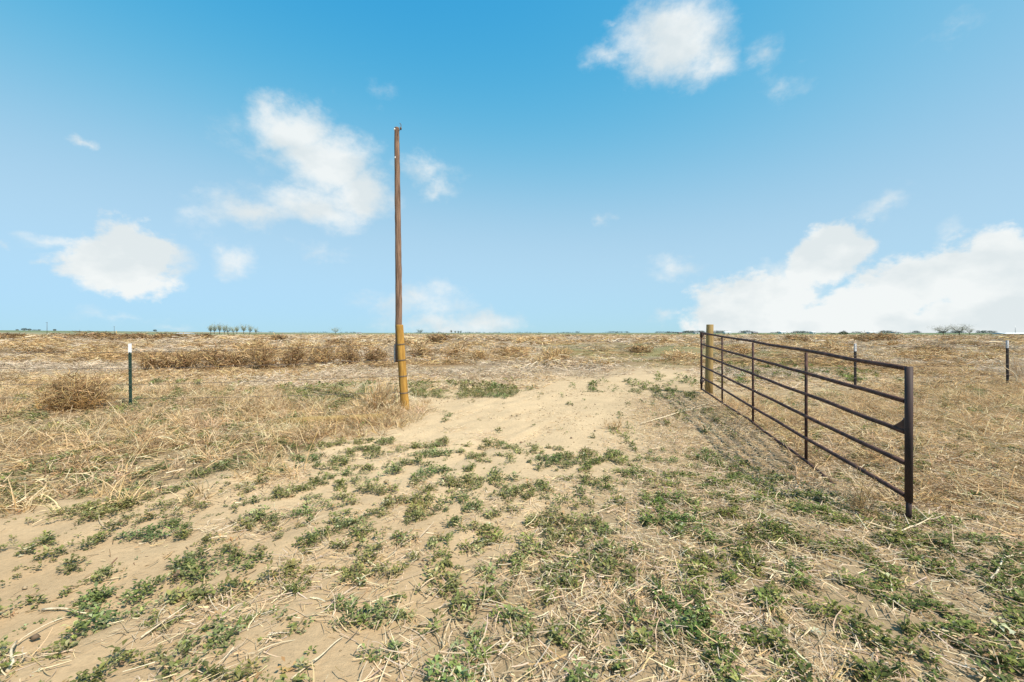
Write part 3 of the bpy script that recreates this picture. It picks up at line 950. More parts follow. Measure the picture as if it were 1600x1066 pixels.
MOUNDS = [
    (16, 530, 30, 6, 'dark low brush mound at the far left edge of the field'),
    (90, 531, 40, 6, 'brown brush mound in the far field below the tallest far left utility pole'),
    (150, 533, 66, 9, 'wide brown brush mound in the far field left of the white topped post'),
    (212, 531, 36, 6, 'small brown brush mound in the far field right above the white topped post'),
    (258, 532, 46, 7, 'brown brush mound in the far field a little right of the white topped post'),
    (316, 530, 24, 5, 'small dark brush mound in the far field just left of the far left tree cluster'),
    (358, 545, 40, 9, 'tilted dark brush mound above the middle of the brown bush row'),
    (58, 556, 60, 8, 'long flat dark brush mound crossed by the top wire at the left edge'),
    (438, 533, 24, 6, 'dark brush mound in the far field right of the far left tree cluster'),
    (530, 538, 34, 7, 'golden brush mound in the far field below the lone far tree'),
    (680, 535, 40, 9, 'grey brown tangled brush mound in the far field right of the tall pole'),
    (1246, 534, 30, 7, 'dark brush mound in the far field above the middle of the gate'),
    (1368, 535, 56, 9, 'biggest reddish dark brush mound in the far field beyond the gate'),
    (1455, 549, 40, 6, 'dark brush mound in the field between the gate and the right edge'),
    (1500, 541, 70, 6, 'long brush mound in the field below the pair of bare far trees'),
    (1545, 552, 46, 6, 'flat brush mound left of the rightmost fence post'),
]
HUMPS = [
    (392, 551, 64, 17, 'golden rounded hump of dead weeds behind the brown row, under the far left trees'),
    (470, 546, 50, 13, 'tan hump of dead weeds behind the right half of the brown row'),
    (330, 556, 60, 12, 'low tan hump of dead weeds peeking over the left part of the brown row'),
    (574, 548, 44, 12, 'tan hump of dead weeds just left of the tall pole, behind the brown row'),
    (640, 542, 44, 12, 'tan hump of dead weeds right of the tall pole near the horizon'),
    (800, 556, 70, 15, 'wide tan hump of dead weeds between the golden bushes and the golden mound'),
    (830, 541, 54, 11, 'tan hump of dead weeds behind the golden mound, left of the green strip'),
    (1066, 558, 66, 13, 'golden hump of dead weeds left of the far end of the gate'),
    (1150, 551, 60, 13, 'tan hump of dead weeds seen just right of the timber gate post'),
    (1210, 545, 50, 11, 'tan hump of dead weeds above the second bay of the gate'),
    (1290, 551, 66, 14, 'golden hump of dead weeds left of the dark post seen through the gate'),
    (1400, 546, 60, 12, 'golden hump of dead weeds above the near end of the gate'),
    (1440, 560, 70, 13, 'tan hump of dead weeds in the field right of the near gate post'),
    (1530, 562, 56, 12, 'tan hump of dead weeds left of the rightmost fence post'),
    (60, 545, 70, 12, 'tan hump of dead weeds at the far left, above the long dark mound'),
    (150, 560, 76, 15, 'tan hump of dead weeds behind the round tumbleweed at left'),
]
for i, (px, r, wp, hp, lb) in enumerate(HUMPS):
    d = at(px, r)[1]
    brush('weed_hump', px, r, wp * 1.15, hp * 1.15, lb, 'brush mound', 'humps of dead weeds in the field', 24, 220, .0012 * d, (GOLD + STRAW[:2], STRAW + GOLD, GOLD + BROWN[3:])[i % 3], 700 + i, None, random.uniform(-.3, .5), .06, arcs=620 + int(wp * 4))
for i, (px, r, wp, hp, lb) in enumerate(MOUNDS):
    d = at(px, r)[1]
    brush('brush_mound', px, r, wp * 1.25, hp * 1.65, lb, 'brush mound', 'brush mounds in the far field', 8, 60, .0014 * d, BROWN + GOLD[:1], 60 + i, None, random.uniform(-.5, .8), .08, arcs=480 + int(wp * 5))
# weeds by the near things
brush('dry_shrub', 590, 640, 96, 44, 'pale dry weed clump at the foot of the leaning yellow post', 'shrub', None, 80, 800, .009, STRAW + GOLD[:2], 81, None, .1)
brush('dry_weed', 1346, 800, 62, 74, 'reddish brown dry weed growing through the low rails of the gate', 'weed', None, 40, 900, .0028, BROWN[1:] + GOLD[:2], 82, None, 0)
brush('dry_weed', 1592, 590, 60, 34, 'grey brown dry weed behind the rightmost fence post', 'weed', None, 40, 700, .007, PALE + GOLD[:1], 83)
brush('dry_weed', 962, 672, 60, 20, 'low brown dry weed at the right edge of the bare sand', 'weed', None, 30, 320, .004, GOLD + BROWN[1:2], 84)
brush('dry_seedling', 172, 868, 10, 28, 'tiny upright brown seedling alone on the bare sand at left', 'weed', None, 8, 34, .003, BROWN, 85)
brush('dry_seedling', 604, 905, 26, 34, 'thin forked brown seedling among the green mats in the middle of the track', 'weed', None, 7, 20, .0026, BROWN, 86)

# ------------------------------------------------------------------ sticks and stalks lying about
def stalk(name, a, b, r, label, mat, seed, n=9, amp=.03, lift=.012, side=0):
    p0 = Vector((*at(*a), 0)); p1 = Vector((*at(*b), 0))
    c = (p0 + p1) / 2
    pts = wavy(p0, p1, n, amp, seed, .004)
    pts = [Vector((q.x, q.y, hz(q.x, q.y) + lift + (math.sin(i / n * math.pi) * .015))) for i, q in enumerate(pts)]
    base = Vector((c.x, c.y, hz(c.x, c.y)))
    bm = bmesh.new()
    tube_bm(bm, [q - base for q in pts], [.75 * r * (1 - .55 * i / n) for i in range(n + 1)], 6)
    rr = random.Random(seed)
    for s in range(side):
        i = rr.randint(2, n - 2)
        q = pts[i] - base
        d = (pts[i + 1] - pts[i]).normalized()
        ang = rr.choice((-1, 1)) * rr.uniform(.4, .8)
        e = Vector((d.x * math.cos(ang) - d.y * math.sin(ang), d.x * math.sin(ang) + d.y * math.cos(ang), rr.uniform(0, .25)))
        ln = (p1 - p0).length * rr.uniform(.15, .35)
        tube_bm(bm, [q, q + e * ln * .5, q + e * ln + Vector((0, 0, -.005))], [r * .6, r * .45, r * .25], 5)
    o = bm_obj(name, bm, mat, None, base)
    return tag(o, label, 'stick', 'sticks and stalks lying on the ground')

stalk('fallen_stalk', (1000, 664), (1150, 622), .011, 'long pale stalk lying between the bare sand and the gate', M['stalk'], 1, 10, .03, .03, 3)
stalk('fallen_stick', (1018, 620), (1040, 634), .014, 'short dark stick beside the green weeds near the far end of the gate', M['stick_dark'], 2, 5, .02, .02, 1)
stalk('fallen_stalk', (66, 953), (136, 958), .0075, 'straight pale stalk lying on bare sand among the green mats at lower left', M['stalk'], 3, 6, .008)
stalk('fallen_stalk', (12, 1055), (26, 1006), .010, 'thick bent pale stalk standing out at the lower left corner', M['stalk'], 4, 6, .012, .02)
stalk('fallen_stalk', (28, 1006), (112, 962), .005, 'thin curved stalk running up from the lower left corner', M['stalk'], 5, 8, .015)
stalk('fallen_stick', (985, 935), (1033, 1030), .0055, 'long dark twig lying in the straw at the bottom, right of the middle', M['stick_dark'], 6, 9, .012, .02, 1)
stalk('fallen_stick', (968, 975), (1045, 1045), .0045, 'thin dark twig lying left of the long dark twig at the bottom', M['stick_dark'], 7, 9, .01, .015, 1)
stalk('fallen_stalk', (1547, 912), (1600, 868), .0085, 'pale curved stalk lying on green weeds at the right edge', M['stalk'], 8, 8, .03, .03)
stalk('fallen_stalk', (945, 1050), (975, 1046), .008, 'short thick pale stalk at the bottom edge between green weeds', M['stalk'], 9, 5, .01, .02)
stalk('fallen_stalk', (888, 1036), (908, 1012), .006, 'short pale stalk in the green weeds left of the dark twigs at the bottom', M['stalk'], 10, 5, .008, .02)
stalk('fallen_stalk', (918, 977), (957, 963), .006, 'straight pale stalk on straw left of the top of the long dark twig', M['stalk'], 11, 5, .006, .02)
stalk('fallen_stalk', (1400, 838), (1476, 802), .008, 'pale forked stalk at the foot of the near gate post', M['stalk'], 12, 8, .02, .03, 2)
stalk('fallen_stalk', (1230, 742), (1270, 738), .006, 'thin pale stalk under the shadow of the gate', M['stalk'], 13, 6, .01, .02)
stalk('fallen_stalk', (455, 1068), (536, 1000), .0055, 'long thin straw coloured stalk on bare sand at the bottom left of the middle', M['stalk'], 14, 8, .012, .012)
stalk('fallen_stalk', (220, 1000), (322, 930), .005, 'slender straw coloured stalk beside green mats in the lower left', M['stalk'], 15, 8, .015, .012)
stalk('fallen_stalk', (1300, 870), (1400, 905), .0055, 'pale stalk lying across green weeds below the near gate post', M['stalk'], 16, 8, .02, .02, 2)
stalk('fallen_stalk', (720, 942), (800, 955), .005, 'brownish stalk lying across weeds in the middle of the foreground', M['stalk'], 17, 8, .015, .02)

# ------------------------------------------------------------------ the open farm gate
NX, NY = (1420 - 800) / FPX * 3.335, 3.335          # near end
FX_, FY_ = (1096 - 800) / FPX * 9.67, 9.67          # hinge end
gate = empty('farm_gate', (FX_, FY_, 0), 'long rusty six rail steel farm gate swung open to the right of the track', 'gate')
gd = Vector((NX - FX_, NY - FY_, 0))
def gp(t, h):
    """t 0 at the hinge end, 1 at the near end; h 0 at the bottom rail, 1 at the top"""
    z0 = .18 * (1 - t) - .10 * t
    z1 = 1.45 * (1 - t) + 1.165 * t
    return Vector((gd.x * t, gd.y * t, z0 + (z1 - z0) * h))
for i, h in enumerate((1.0, .80, .605, .405, .205, 0.0)):
    bm = bmesh.new()
    n = 26
    t1 = .995 if h > 0 else .90
    rr = random.Random(30 + i)
    off = [0]
    for k in range(n):
        off.append(off[-1] * .8 + rr.uniform(-.004, .004))
    pts = [gp(.003 + (t1 - .003) * k / n, h) + Vector((0, 0, off[k])) for k in range(n + 1)]
    if h == 0.0:      # the lowest rail is bent and sinks into the weeds before it reaches the near post
        for k in range(n + 1):
            pts[k].z -= .06 * sstep(.80, 1, k / n)
            pts[k].z += .03 * math.exp(-((k / n - .5) / .08) ** 2)
    tube_bm(bm, pts, .0188 if h > 0 else .0172, 10)
    bm_obj('rail', bm, M['steel_rust'], gate)
bm = bmesh.new()
tube_bm(bm, [gp(0, -.02), gp(0, .5), gp(0, 1.02)], .022, 12)
bm_obj('hinge_stile', bm, M['steel_rust'], gate)
bm = bmesh.new()
top = gp(1, 1.0); top.z += .018
bot = gp(1, 0); bot.z = .13
tube_bm(bm, [bot, (bot + top) / 2, top], .0258, 16)
tube_bm(bm, [(bot.x, bot.y, -.15), (bot.x, bot.y, .05), (bot.x, bot.y, .16)], .019, 12)
bm_obj('end_post', bm, M['post_steel'], gate)
for t_ in (.237, .484, .743):
    bm = bmesh.new()
    a, b = gp(t_, .0), gp(t_, .985)
    side = Vector((-gd.y, gd.x, 0)).normalized() * .012
    tube_bm(bm, [a + side, (a + b) / 2 + side, b + side], .0165, 10)
    bm_obj('upright', bm, M['steel_rust'], gate)
# latch gusset where the third rail meets the near post
bm = bmesh.new()
u = gd.normalized()
q = gp(1, .605) - u * .02
side = Vector((-u.y, u.x, 0)) * .004
tri = [q + Vector((0, 0, .012)), q - u * .16 + Vector((0, 0, .014)), q + Vector((0, 0, .115))]
va = [bm.verts.new(v + side) for v in tri]; vb = [bm.verts.new(v - side) for v in tri]
bm.faces.new(va); bm.faces.new(vb[::-1])
for k in range(3):
    bm.faces.new((va[k], va[(k + 1) % 3], vb[(k + 1) % 3], vb[k]))
bm_obj('gusset_plate', bm, M['steel_rust'], gate)
bm = bmesh.new()
lq = q - u * .06 + Vector((0, 0, .07))
tube_bm(bm, [lq, lq + Vector((.012, -.01, .03)), lq + u * .05 + Vector((0, -.012, .012)), lq + u * .045 + Vector((0, 0, -.03))], .006, 8)
bm_obj('latch_hook', bm, M['chain'], gate)
# hinge pins and straps at the far end, reaching to the timber post
POSTX, POSTY = (1107.5 - 800) / FPX * 10.1, 10.1
pv = Vector((POSTX - FX_, POSTY - FY_, 0))
for h in (.965, .13):
    bm = bmesh.new()
    a = gp(0, h); b = Vector((pv.x, pv.y, a.z))
    d = (b - a).normalized()
    tube_bm(bm, [a + Vector((0, 0, -.06)), a + Vector((0, 0, .06))], .032, 12)
    tube_bm(bm, [a, a + d * .12, b - d * .05], .012, 8)
    box_bm(bm, a + d * .05, (.07, .03, .05))
    bm_obj('hinge', bm, M['post_steel'], gate)
bm = bmesh.new()
for k in range(7):
    c0 = gp(0, .94) + Vector((.045 + .006 * math.sin(k), -.02, -.045 * k))
    ring = [c0 + Vector((math.cos(a) * (.012 if k % 2 else .004), math.sin(a) * (.004 if k % 2 else .012), math.sin(a + (0 if k % 2 else 1.57)) * .026)) for a in [2 * math.pi * j / 10 for j in range(11)]]
    tube_bm(bm, ring, .0048, 6, False)
bm_obj('chain', bm, M['chain'], gate)

# ------------------------------------------------------------------ timber posts and the tall pole
def round_post(name, pts, radii, mat, loc, label, cat, bevel=True, seed=0):
    root = empty(name, loc, label, cat)
    bm = bmesh.new()
    tube_bm(bm, pts, radii, 22)
    rr = random.Random(seed)
    for v in bm.verts:
        v.co += Vector((rr.uniform(-1, 1), rr.uniform(-1, 1), 0)) * .0018
    bm_obj('shaft', bm, mat, root)
    return root

hp = round_post('timber_gate_post', [(0, 0, -.2), (0.004, 0, .4), (0.012, 0, .9), (.028, 0, 1.625), (.028, 0, 1.632)], [.088, .087, .083, .078, .073], M['wood_tan'], (POSTX, POSTY, hz(POSTX, POSTY)),
                'round pale timber post holding the hinges of the gate', 'post', True, 1)
for z in (.30, .58, .86, 1.10):
    bm = bmesh.new()
    ring = [Vector((.012 + math.cos(a) * .089, math.sin(a) * .089, z + .01 * math.sin(a * 2))) for a in [2 * math.pi * j / 20 for j in range(21)]]
    tube_bm(bm, ring, .0032, 6, False)
    bm_obj('wire_wrap', bm, M['wire'], hp)

YX, YY = at(633.5, 640)
yz = hz(YX, YY)
def yp(px, row):
    return Vector(((px - 800) / FPX * YY - YX, 0, EYE - (row - HOR) * YY / FPX - yz))
ypts = [yp(634.5, 658), yp(633.2, 640), yp(630.5, 605), yp(627.5, 560), yp(624.6, 509), yp(624.6, 507.6)]
yr = [.083, .081, .077, .073, .066, .060]
ypost = round_post('leaning_post', ypts, yr, M['wood_yellow'], (YX, YY, yz), 'short yellow timber post leaning against the tall brown pole', 'post', True, 2)
def along(z):
    for a, b, ra, rb in zip(ypts[:-1], ypts[1:], yr[:-1], yr[1:]):
        if a.z <= z <= b.z:
            f = (z - a.z) / (b.z - a.z)
            return a.lerp(b, f), ra + (rb - ra) * f
    return ypts[-1], yr[-1]
YW = []
for row_ in (537.5, 562, 587, 613):
    zc = yp(0, row_).z
    c0, r0 = along(zc)
    YW.append((c0, r0))
    bm = bmesh.new()
    for turn in range(2):
        ring = [c0 + Vector((math.cos(a) * (r0 + .004), math.sin(a) * (r0 + .004), -.010 + .010 * turn + .006 * math.sin(a + turn))) for a in [2 * math.pi * j / 20 for j in range(21)]]
        tube_bm(bm, ring, .0042, 6, False)
    bm_obj('wire_wrap', bm, M['wire'], ypost)

PY_ = YY + .165
def pp_(px, row):
    return Vector(((px - 800) / FPX * PY_, 0, EYE - (row - HOR) * PY_ / FPX))
B0 = pp_(622.8, 566)
tall = empty('tall_pole', (B0.x, PY_, B0.z), 'tall thin weathered brown wooden pole rising behind the yellow post', 'pole')
rows = [(622.8, 566, 5.2), (622.9, 520, 5.15), (623.0, 470, 5.05), (622.7, 420, 4.9), (622.0, 370, 4.7), (621.4, 320, 4.45), (620.7, 270, 4.15), (620.1, 225, 3.9), (619.9, 201, 3.7), (619.9, 199.6, 3.3)]
bm = bmesh.new()
fine = []
for (a, b) in zip(rows[:-1], rows[1:]):
    m_ = 5
    for k in range(m_):
        f = k / m_
        fine.append(tuple(a[j] + (b[j] - a[j]) * f for j in range(3)))
fine.append(rows[-1])
rr = random.Random(5)
tube_bm(bm, [pp_(a + rr.uniform(-.15, .15), r_) - B0 for a, r_, _ in fine], [w_ * PY_ / FPX * rr.uniform(.97, 1.03) for _, _, w_ in fine], 18)
bm_obj('shaft', bm, M['wood_brown'], tall)
bm = bmesh.new()
q = pp_(617.6, 552) - B0
box_bm(bm, (q.x + .004, -.05, q.z), (.022, .008, .34))
box_bm(bm, (q.x - .010, -.03, q.z), (.006, .042, .34))
bm_obj('angle_iron', bm, M['galv'], tall)
for px, r_, s in ((617.6, 203.5, .022), (618.4, 247.5, .020)):
    bm = bmesh.new()
    q = pp_(px, r_) - B0
    tube_bm(bm, [(q.x - .012, -.035, q.z), (q.x + .0, -.036, q.z), (q.x + .012, -.036, q.z)], [s * .7, s, s * .7], 10)
    bm_obj('insulator', bm, M['ceramic'], tall)
bm = bmesh.new()
q = pp_(622.5, 206) - B0
h1 = pp_(626.5, 201) - B0; h2 = pp_(627.2, 196) - B0; h3 = pp_(625.2, 193.5) - B0
tube_bm(bm, [(q.x, -.02, q.z), (h1.x - .01, -.02, h1.z - .03), (h1.x, -.02, h1.z), (h2.x, -.02, h2.z), (h3.x, -.02, h3.z)], .0065, 8)
tube_bm(bm, [(h1.x, -.02, h1.z - .035), (h1.x, -.02, h1.z - .005), (h1.x, -.02, h1.z + .02)], [.014, .02, .012], 10)
bm_obj('wire_hook', bm, M['stick_dark'], tall)

# a yellow timber post lying in the grass left of the pole
a_ = Vector((*at(432, 664), 0)); b_ = Vector((*at(598, 657), 0))
a_.z = hz(a_.x, a_.y) + .03; b_.z = hz(b_.x, b_.y) + .04
c_ = (a_ + b_) / 2
fp = empty('fallen_post', (c_.x, c_.y, hz(c_.x, c_.y)), 'yellowish timber post lying half buried in the dry grass left of the leaning post', 'post')
bm = bmesh.new()
o_ = Vector(fp.location)
tube_bm(bm, [a_ - o_, a_.lerp(b_, .3) - o_ + Vector((0, 0, .006)), a_.lerp(b_, .7) - o_, b_ - o_], [.070, .072, .074, .072], 18)
bm_obj('shaft', bm, M['wood_tan'], fp)

# ------------------------------------------------------------------ steel T-posts
def tpost(px, top_row, base_row, tip_row, body, tip, label, lean=0.0, s=1.0):
    x, y = at(px, base_row)
    z = hz(x, y)
    H = EYE - (top_row - HOR) * y / FPX - z
    T = EYE - (tip_row - HOR) * y / FPX - z
    root = empty('steel_fence_post', (x, y, z), label, 'fence post', 'steel fence posts', R(12))
    root.rotation_euler.y = lean
    def tee(z0, z1, g):
        bm = bmesh.new()
        box_bm(bm, (0, 0, (z0 + z1) / 2), (.048 * s + g, .007 + g, z1 - z0))
        box_bm(bm, (0, .0225 * s, (z0 + z1) / 2), (.008 + g, .038 * s, z1 - z0))
        return bm
    bm = tee(-.15, T, 0)
    k = .12
    while k < T:          # the row of studs that stops the wire sliding
        box_bm(bm, (0, -.008, k), (.014, .012, .022))
        k += .055
    bm_obj('shaft', bm, body, root)
    bm_obj('white_tip', tee(T, H, .0015), tip, root)
    return root, Vector((x, y, z))
tp, TP = tpost(204, 537, 636, 551.5, M['tpost_green'], M['white_paint'], 'dark green steel post with a clean white tip, alone at left', -.01, 1.1)
tp, TQ = tpost(1337, 537, 609, 549, M['tpost_dark'], M['grey_paint'], 'dark steel post with grey white tip seen through the top rails of the gate', 0, 1.1)
tp, TR = tpost(1575.5, 532, 602, 544, M['tpost_dark'], M['grey_paint'], 'dark steel post with worn grey tip near the right edge', -.01, 1.1)

# ------------------------------------------------------------------ barbed wire strands
def strand(pts, sag, label, seed):
    base = Vector(pts[0])
    bm = bmesh.new()
    rr = random.Random(seed)
    line = []
    for a, b in zip(pts[:-1], pts[1:]):
        a, b = Vector(a), Vector(b)
        n = 16
        for k in range(n):
            f = k / n
            line.append(a.lerp(b, f) - Vector((0, 0, sag * 4 * f * (1 - f))) - base)
    line.append(Vector(pts[-1]) - base)
    tube_bm(bm, line, .0042, 6)
    for a, b in zip(line[:-1], line[1:]):
        L = (b - a).length
        d = (b - a).normalized()
        m_ = max(1, int(L / .13))
        for k in range(m_):
            q = a.lerp(b, (k + .5) / m_)
            for s in (-1, 1):
                e = Vector((rr.uniform(-.3, .3), rr.uniform(-1, 1), rr.uniform(-1, 1))).normalized() * .016
                tube_bm(bm, [q - e, q + e], .0016, 4)
    o = bm_obj('barbed_wire', bm, M['wire'], None, base)
    return tag(o, label, 'wire', 'barbed wire strands of the fence')
names = ['top', 'second', 'third', 'lowest']
lrows = [550.5, 576, 601, 622.5]
Lout = [(-20.5, 8.6)]
for i, r_ in enumerate(lrows):
    c0, r0 = YW[i]
    zt = EYE - (r_ - HOR) * TP.y / FPX
    yw = Vector((YX, YY, yz)) + c0
    strand([(-21.0, 8.75, zt + .02), (TP.x, TP.y - .03, zt), (yw.x - r0, yw.y, yw.z)], .02,
           {'top': 'topmost', 'second': 'second from top', 'third': 'third from top', 'lowest': 'lowest'}[names[i]] + ' rusty wire strand between the yellow post and the green post', 200 + i)
for i, z in enumerate((1.10, .86, .58, .30)):
    strand([(POSTX + .09, POSTY, hz(POSTX, POSTY) + z), (TQ.x, TQ.y - .03, TQ.z + z), (TR.x, TR.y - .03, TR.z + z), (TR.x + 8, TR.y + 1.2, TR.z + z)], .02,
           {0: 'topmost', 1: 'second from top', 2: 'third from top', 3: 'lowest'}[i] + ' rusty wire strand of the right fence behind the gate', 210 + i)
bm = bmesh.new()
def rp(px, row_):
    return Vector(((px - 800) / FPX * (TR.y - .06), TR.y - .06, EYE - (row_ - HOR) * (TR.y - .06) / FPX))
lw = [rp(1562, 563), rp(1563.5, 568), rp(1568, 573), rp(1574, 577), rp(1580, 580), rp(1586, 585), rp(1588.5, 591), rp(1588, 596), rp(1586.5, 600)]
base = lw[4].copy(); base.z = 0
tube_bm(bm, [v - base for v in lw], .011, 8)
o = bm_obj('loose_stalk', bm, M['stalk'], None, base)
tag(o, 'curved pale dry stalk hooked over the wire at the rightmost fence post', 'stalk')

# ------------------------------------------------------------------ far trees
def far_tree(px, base_row, top_row, wpx, d, label, group, style, seed):
    global RNG
    keep = RNG
    RNG = np.random.default_rng(seed)
    rr = random.Random(seed)
    x = (px - 800) / FPX * d
    z = EYE - (base_row - HOR) * d / FPX
    zg = hz(x, d)
    z = min(z, zg) if False else zg
    H = EYE - (top_row - HOR) * d / FPX - z
    W = wpx * d / FPX
    root = empty('bare_tree' if style != 'leafy' else 'tree', (x, d, z), label, 'tree', group)
    bm = bmesh.new()
    fork = H * rr.uniform(.28, .42)
    lean = rr.uniform(-.08, .08) * H
    tr_ = H * .028
    tube_bm(bm, [(0, 0, -.3), (lean * .3, 0, fork * .5), (lean * .6, 0, fork)], [tr_ * 1.4, tr_, tr_ * .85], 8)
    limbs = []
    nl = 6 if style == 'spread' else 5
    for k in range(nl):
        a = 6.283 * k / nl + rr.uniform(-.4, .4)
        sp = W * .5 * rr.uniform(.5, .95)
        hh = H * rr.uniform(.66, .95)
        p0 = Vector((lean * .6, 0, fork * rr.uniform(.7, 1)))
        p3 = Vector((lean + math.cos(a) * sp, math.sin(a) * sp, hh))
        p1 = p0.lerp(p3, .35) + Vector((math.cos(a) * sp * .18, math.sin(a) * sp * .18, -H * .02))
        p2 = p0.lerp(p3, .7) + Vector((rr.uniform(-1, 1), rr.uniform(-1, 1), 0)) * W * .05
        tube_bm(bm, [p0, p1, p2, p3], [tr_ * .7, tr_ * .5, tr_ * .32, tr_ * .12], 6)
        limbs.append((p0, p1, p2, p3))
    bm_obj('trunk', bm, M['bark'], root)
    Bq = Blades()
    n = 900 if style == 'leafy' else (950 if style == 'spread' else rr.randint(380, 620))
    li_ = RNG.integers(0, nl, n)
    tt = RNG.uniform(.25, 1, n)
    P = np.array([[list(v) for v in l] for l in limbs])
    seg = np.clip((tt * 3).astype(int), 0, 2); f = (tt * 3 - seg)[:, None]
    b = P[li_, seg] * (1 - f) + P[li_, seg + 1] * f
    b = b + RNG.normal(0, 1, (n, 3)) * np.array([W * .15, W * .15, H * .10]) * (tt[:, None] * 1.2)
    cols = {'spread': [(.27, .25, .17), (.34, .32, .22), (.20, .18, .13)], 'tall': [(.30, .30, .16), (.40, .39, .20), (.24, .22, .15)], 'leafy': [(.06, .085, .03), (.09, .12, .045), (.04, .06, .025)]}[style]
    Bq.ribbons(b, RNG.uniform(0, 6.283, n), np.radians(RNG.normal(35, 30, n)), RNG.normal(.2, .5, n), RNG.uniform(.06, .16, n) * H, H * RNG.uniform(.004, .010, n), pick(cols, n, .15), 2, RNG.normal(0, .6, n), .3)
    m_ = 700 if style == 'leafy' else rr.randint(180, 380)
    li_ = RNG.integers(0, n, m_)
    Bq.ribbons(b[li_] + RNG.normal(0, .03 * H, (m_, 3)), RNG.uniform(0, 6.283, m_), RNG.uniform(-.8, .8, m_), 0.3, H * RNG.uniform(.03, .06, m_), H * RNG.uniform(.015, .035, m_), pick(cols, m_, .2), 2)
    me = Bq.mesh('crown', M['tree'])
    link('crown', me, root)
    RNG = keep
    return root

LT = 'bare trees of the far left cluster'
left_trees = [
    (329.5, 507, 7, 'slim dark tree at the left end of the far left cluster'),
    (334.5, 506.5, 7, 'slim tree second in the far left cluster, close beside the first'),
    (343, 507, 9, 'open forked tree third in the far left cluster'),
    (350, 508, 9, 'leaning bare tree left of the yellow green tree in the far left cluster'),
    (356, 507, 13, 'fullest yellow green tree in the far left cluster'),
    (364.5, 511, 8, 'short grey tree right of the yellow green tree in the far left cluster'),
    (370, 509, 8, 'thin bluish tree in the right half of the far left cluster'),
    (381, 506.5, 9, 'tall cup shaped bare tree in the right half of the far left cluster'),
    (390, 507, 10, 'tall tree with a leaning top near the right end of the far left cluster'),
    (400.5, 512, 6, 'small lone tree just beyond the right end of the far left cluster'),
]
for i, (px, tr__, wp, lb) in enumerate(left_trees):
    far_tree(px, 522, tr__, wp, 360 + (i * 37) % 30, lb, LT, 'tall', 300 + i)
far_tree(524, 522, 511, 15, 340, 'lone spreading olive tree on the horizon left of the tall pole', None, 'tall', 320)
far_tree(657, 522, 514.5, 9, 380, 'small round dark tree on the horizon right of the tall pole', None, 'leafy', 321)
for i, (px, tr__, lb) in enumerate([(705, 515.5, 'tiny dark tree at the left of four on the horizon right of the tall pole'), (711.5, 517, 'tiny dark tree second of four on the horizon right of the tall pole'),
                                    (716, 517, 'tiny dark tree third of four on the horizon right of the tall pole'), (720, 517, 'tiny dark tree at the right of four on the horizon right of the tall pole')]):
    far_tree(px, 522, tr__, 3.2, 600, lb, 'tiny horizon trees', 'leafy', 330 + i)
far_tree(1474, 523, 506.5, 36, 250, 'wide spreading bare cottonwood on the horizon at right', None, 'spread', 340)
far_tree(1499, 523.5, 506, 26, 240, 'bare forked cottonwood right beside the wide spreading one', None, 'spread', 341)
far_tree(1515, 522, 513, 10, 300, 'small grey bare tree right of the two cottonwoods', None, 'spread', 342)

def bush_far(px, base_row, wpx, hpx, d, label, seed):
    global RNG
    x = (px - 800) / FPX * d
    keep = RNG
    RNG = np.random.default_rng(seed)
    Bq = Blades()
    n = 1500
    v = RNG.normal(0, 1, (n, 3)); v /= np.linalg.norm(v, axis=1)[:, None]
    v *= RNG.uniform(.5, 1, (n, 1)) ** .5
    W = wpx * d / FPX; H = hpx * d / FPX
    v[:, 2] = np.abs(v[:, 2])
    lob = 1 + .25 * np.sin(v[:, 0] * 5 + seed) * np.cos(v[:, 1] * 4)
    b = v * np.array([W * .5, W * .5, H]) * lob[:, None]
    Bq.ribbons(b, RNG.uniform(0, 6.28, n), RNG.uniform(-.6, 1.2, n), .3, H * RNG.uniform(.08, .2, n), H * RNG.uniform(.04, .1, n), pick([(.05, .07, .025), (.08, .10, .03), (.035, .05, .02)], n, .2), 2)
    RNG = keep
    o = link('round_bush', Bq.mesh('round_bush', M['tree']), None, (x, d, hz(x, d) - .1))
    return tag(o, label, 'bush')
bush_far(1318, 522, 13, 5.5, 330, 'dark green rounded bush on the horizon beyond the gate', 1)
bush_far(1302, 522, 11, 2.5, 350, 'low dark hedge bush left of the dark green rounded bush on the horizon', 2)

# far off woods along the horizon read as one mass
B = Blades()
def wood_line(px0, px1, d, hmax, cols, dens):
    n = int((px1 - px0) * dens)
    px = RNG.uniform(px0, px1, n)
    on = fbm(px / 22, px * 0, 151, 3)
    k = on > .42
    px = px[k]; on = on[k]
    dd = d * RNG.uniform(.92, 1.1, len(px))
    x = (px - 800) / FPX * dd
    h = hmax * np.clip((on - .42) / .2, .15, 1.0) * d / FPX
    rep = np.repeat(np.arange(len(px)), 26); m_ = len(rep)
    wd = h[rep] * .8
    bx = x[rep] + RNG.normal(0, 1, m_) * wd * .6; by_ = dd[rep] + RNG.normal(0, 1, m_) * wd * .6
    zz = RNG.uniform(0, 1, m_) * h[rep] * .85
    B.ribbons(onground(bx, by_, zz), RNG.uniform(0, 6.28, m_), RNG.uniform(-.3, 1.2, m_), .4, h[rep] * RNG.uniform(.15, .4, m_), h[rep] * RNG.uniform(.08, .2, m_), pick(cols, m_, .2), 2)
BLUEG = [(.10, .12, .11), (.13, .15, .13), (.08, .10, .09)]
wood_line(1040, 1640, 1300, 4.2, BLUEG, 1.5)
wood_line(900, 1060, 1800, 3.0, BLUEG, .8)
wood_line(400, 900, 2300, 1.8, BLUEG, .7)
o = link('far_woods', B.mesh('far_woods', M['tree']))
tag(o, 'thin grey green band of far off trees along the horizon', 'trees', kind='stuff')

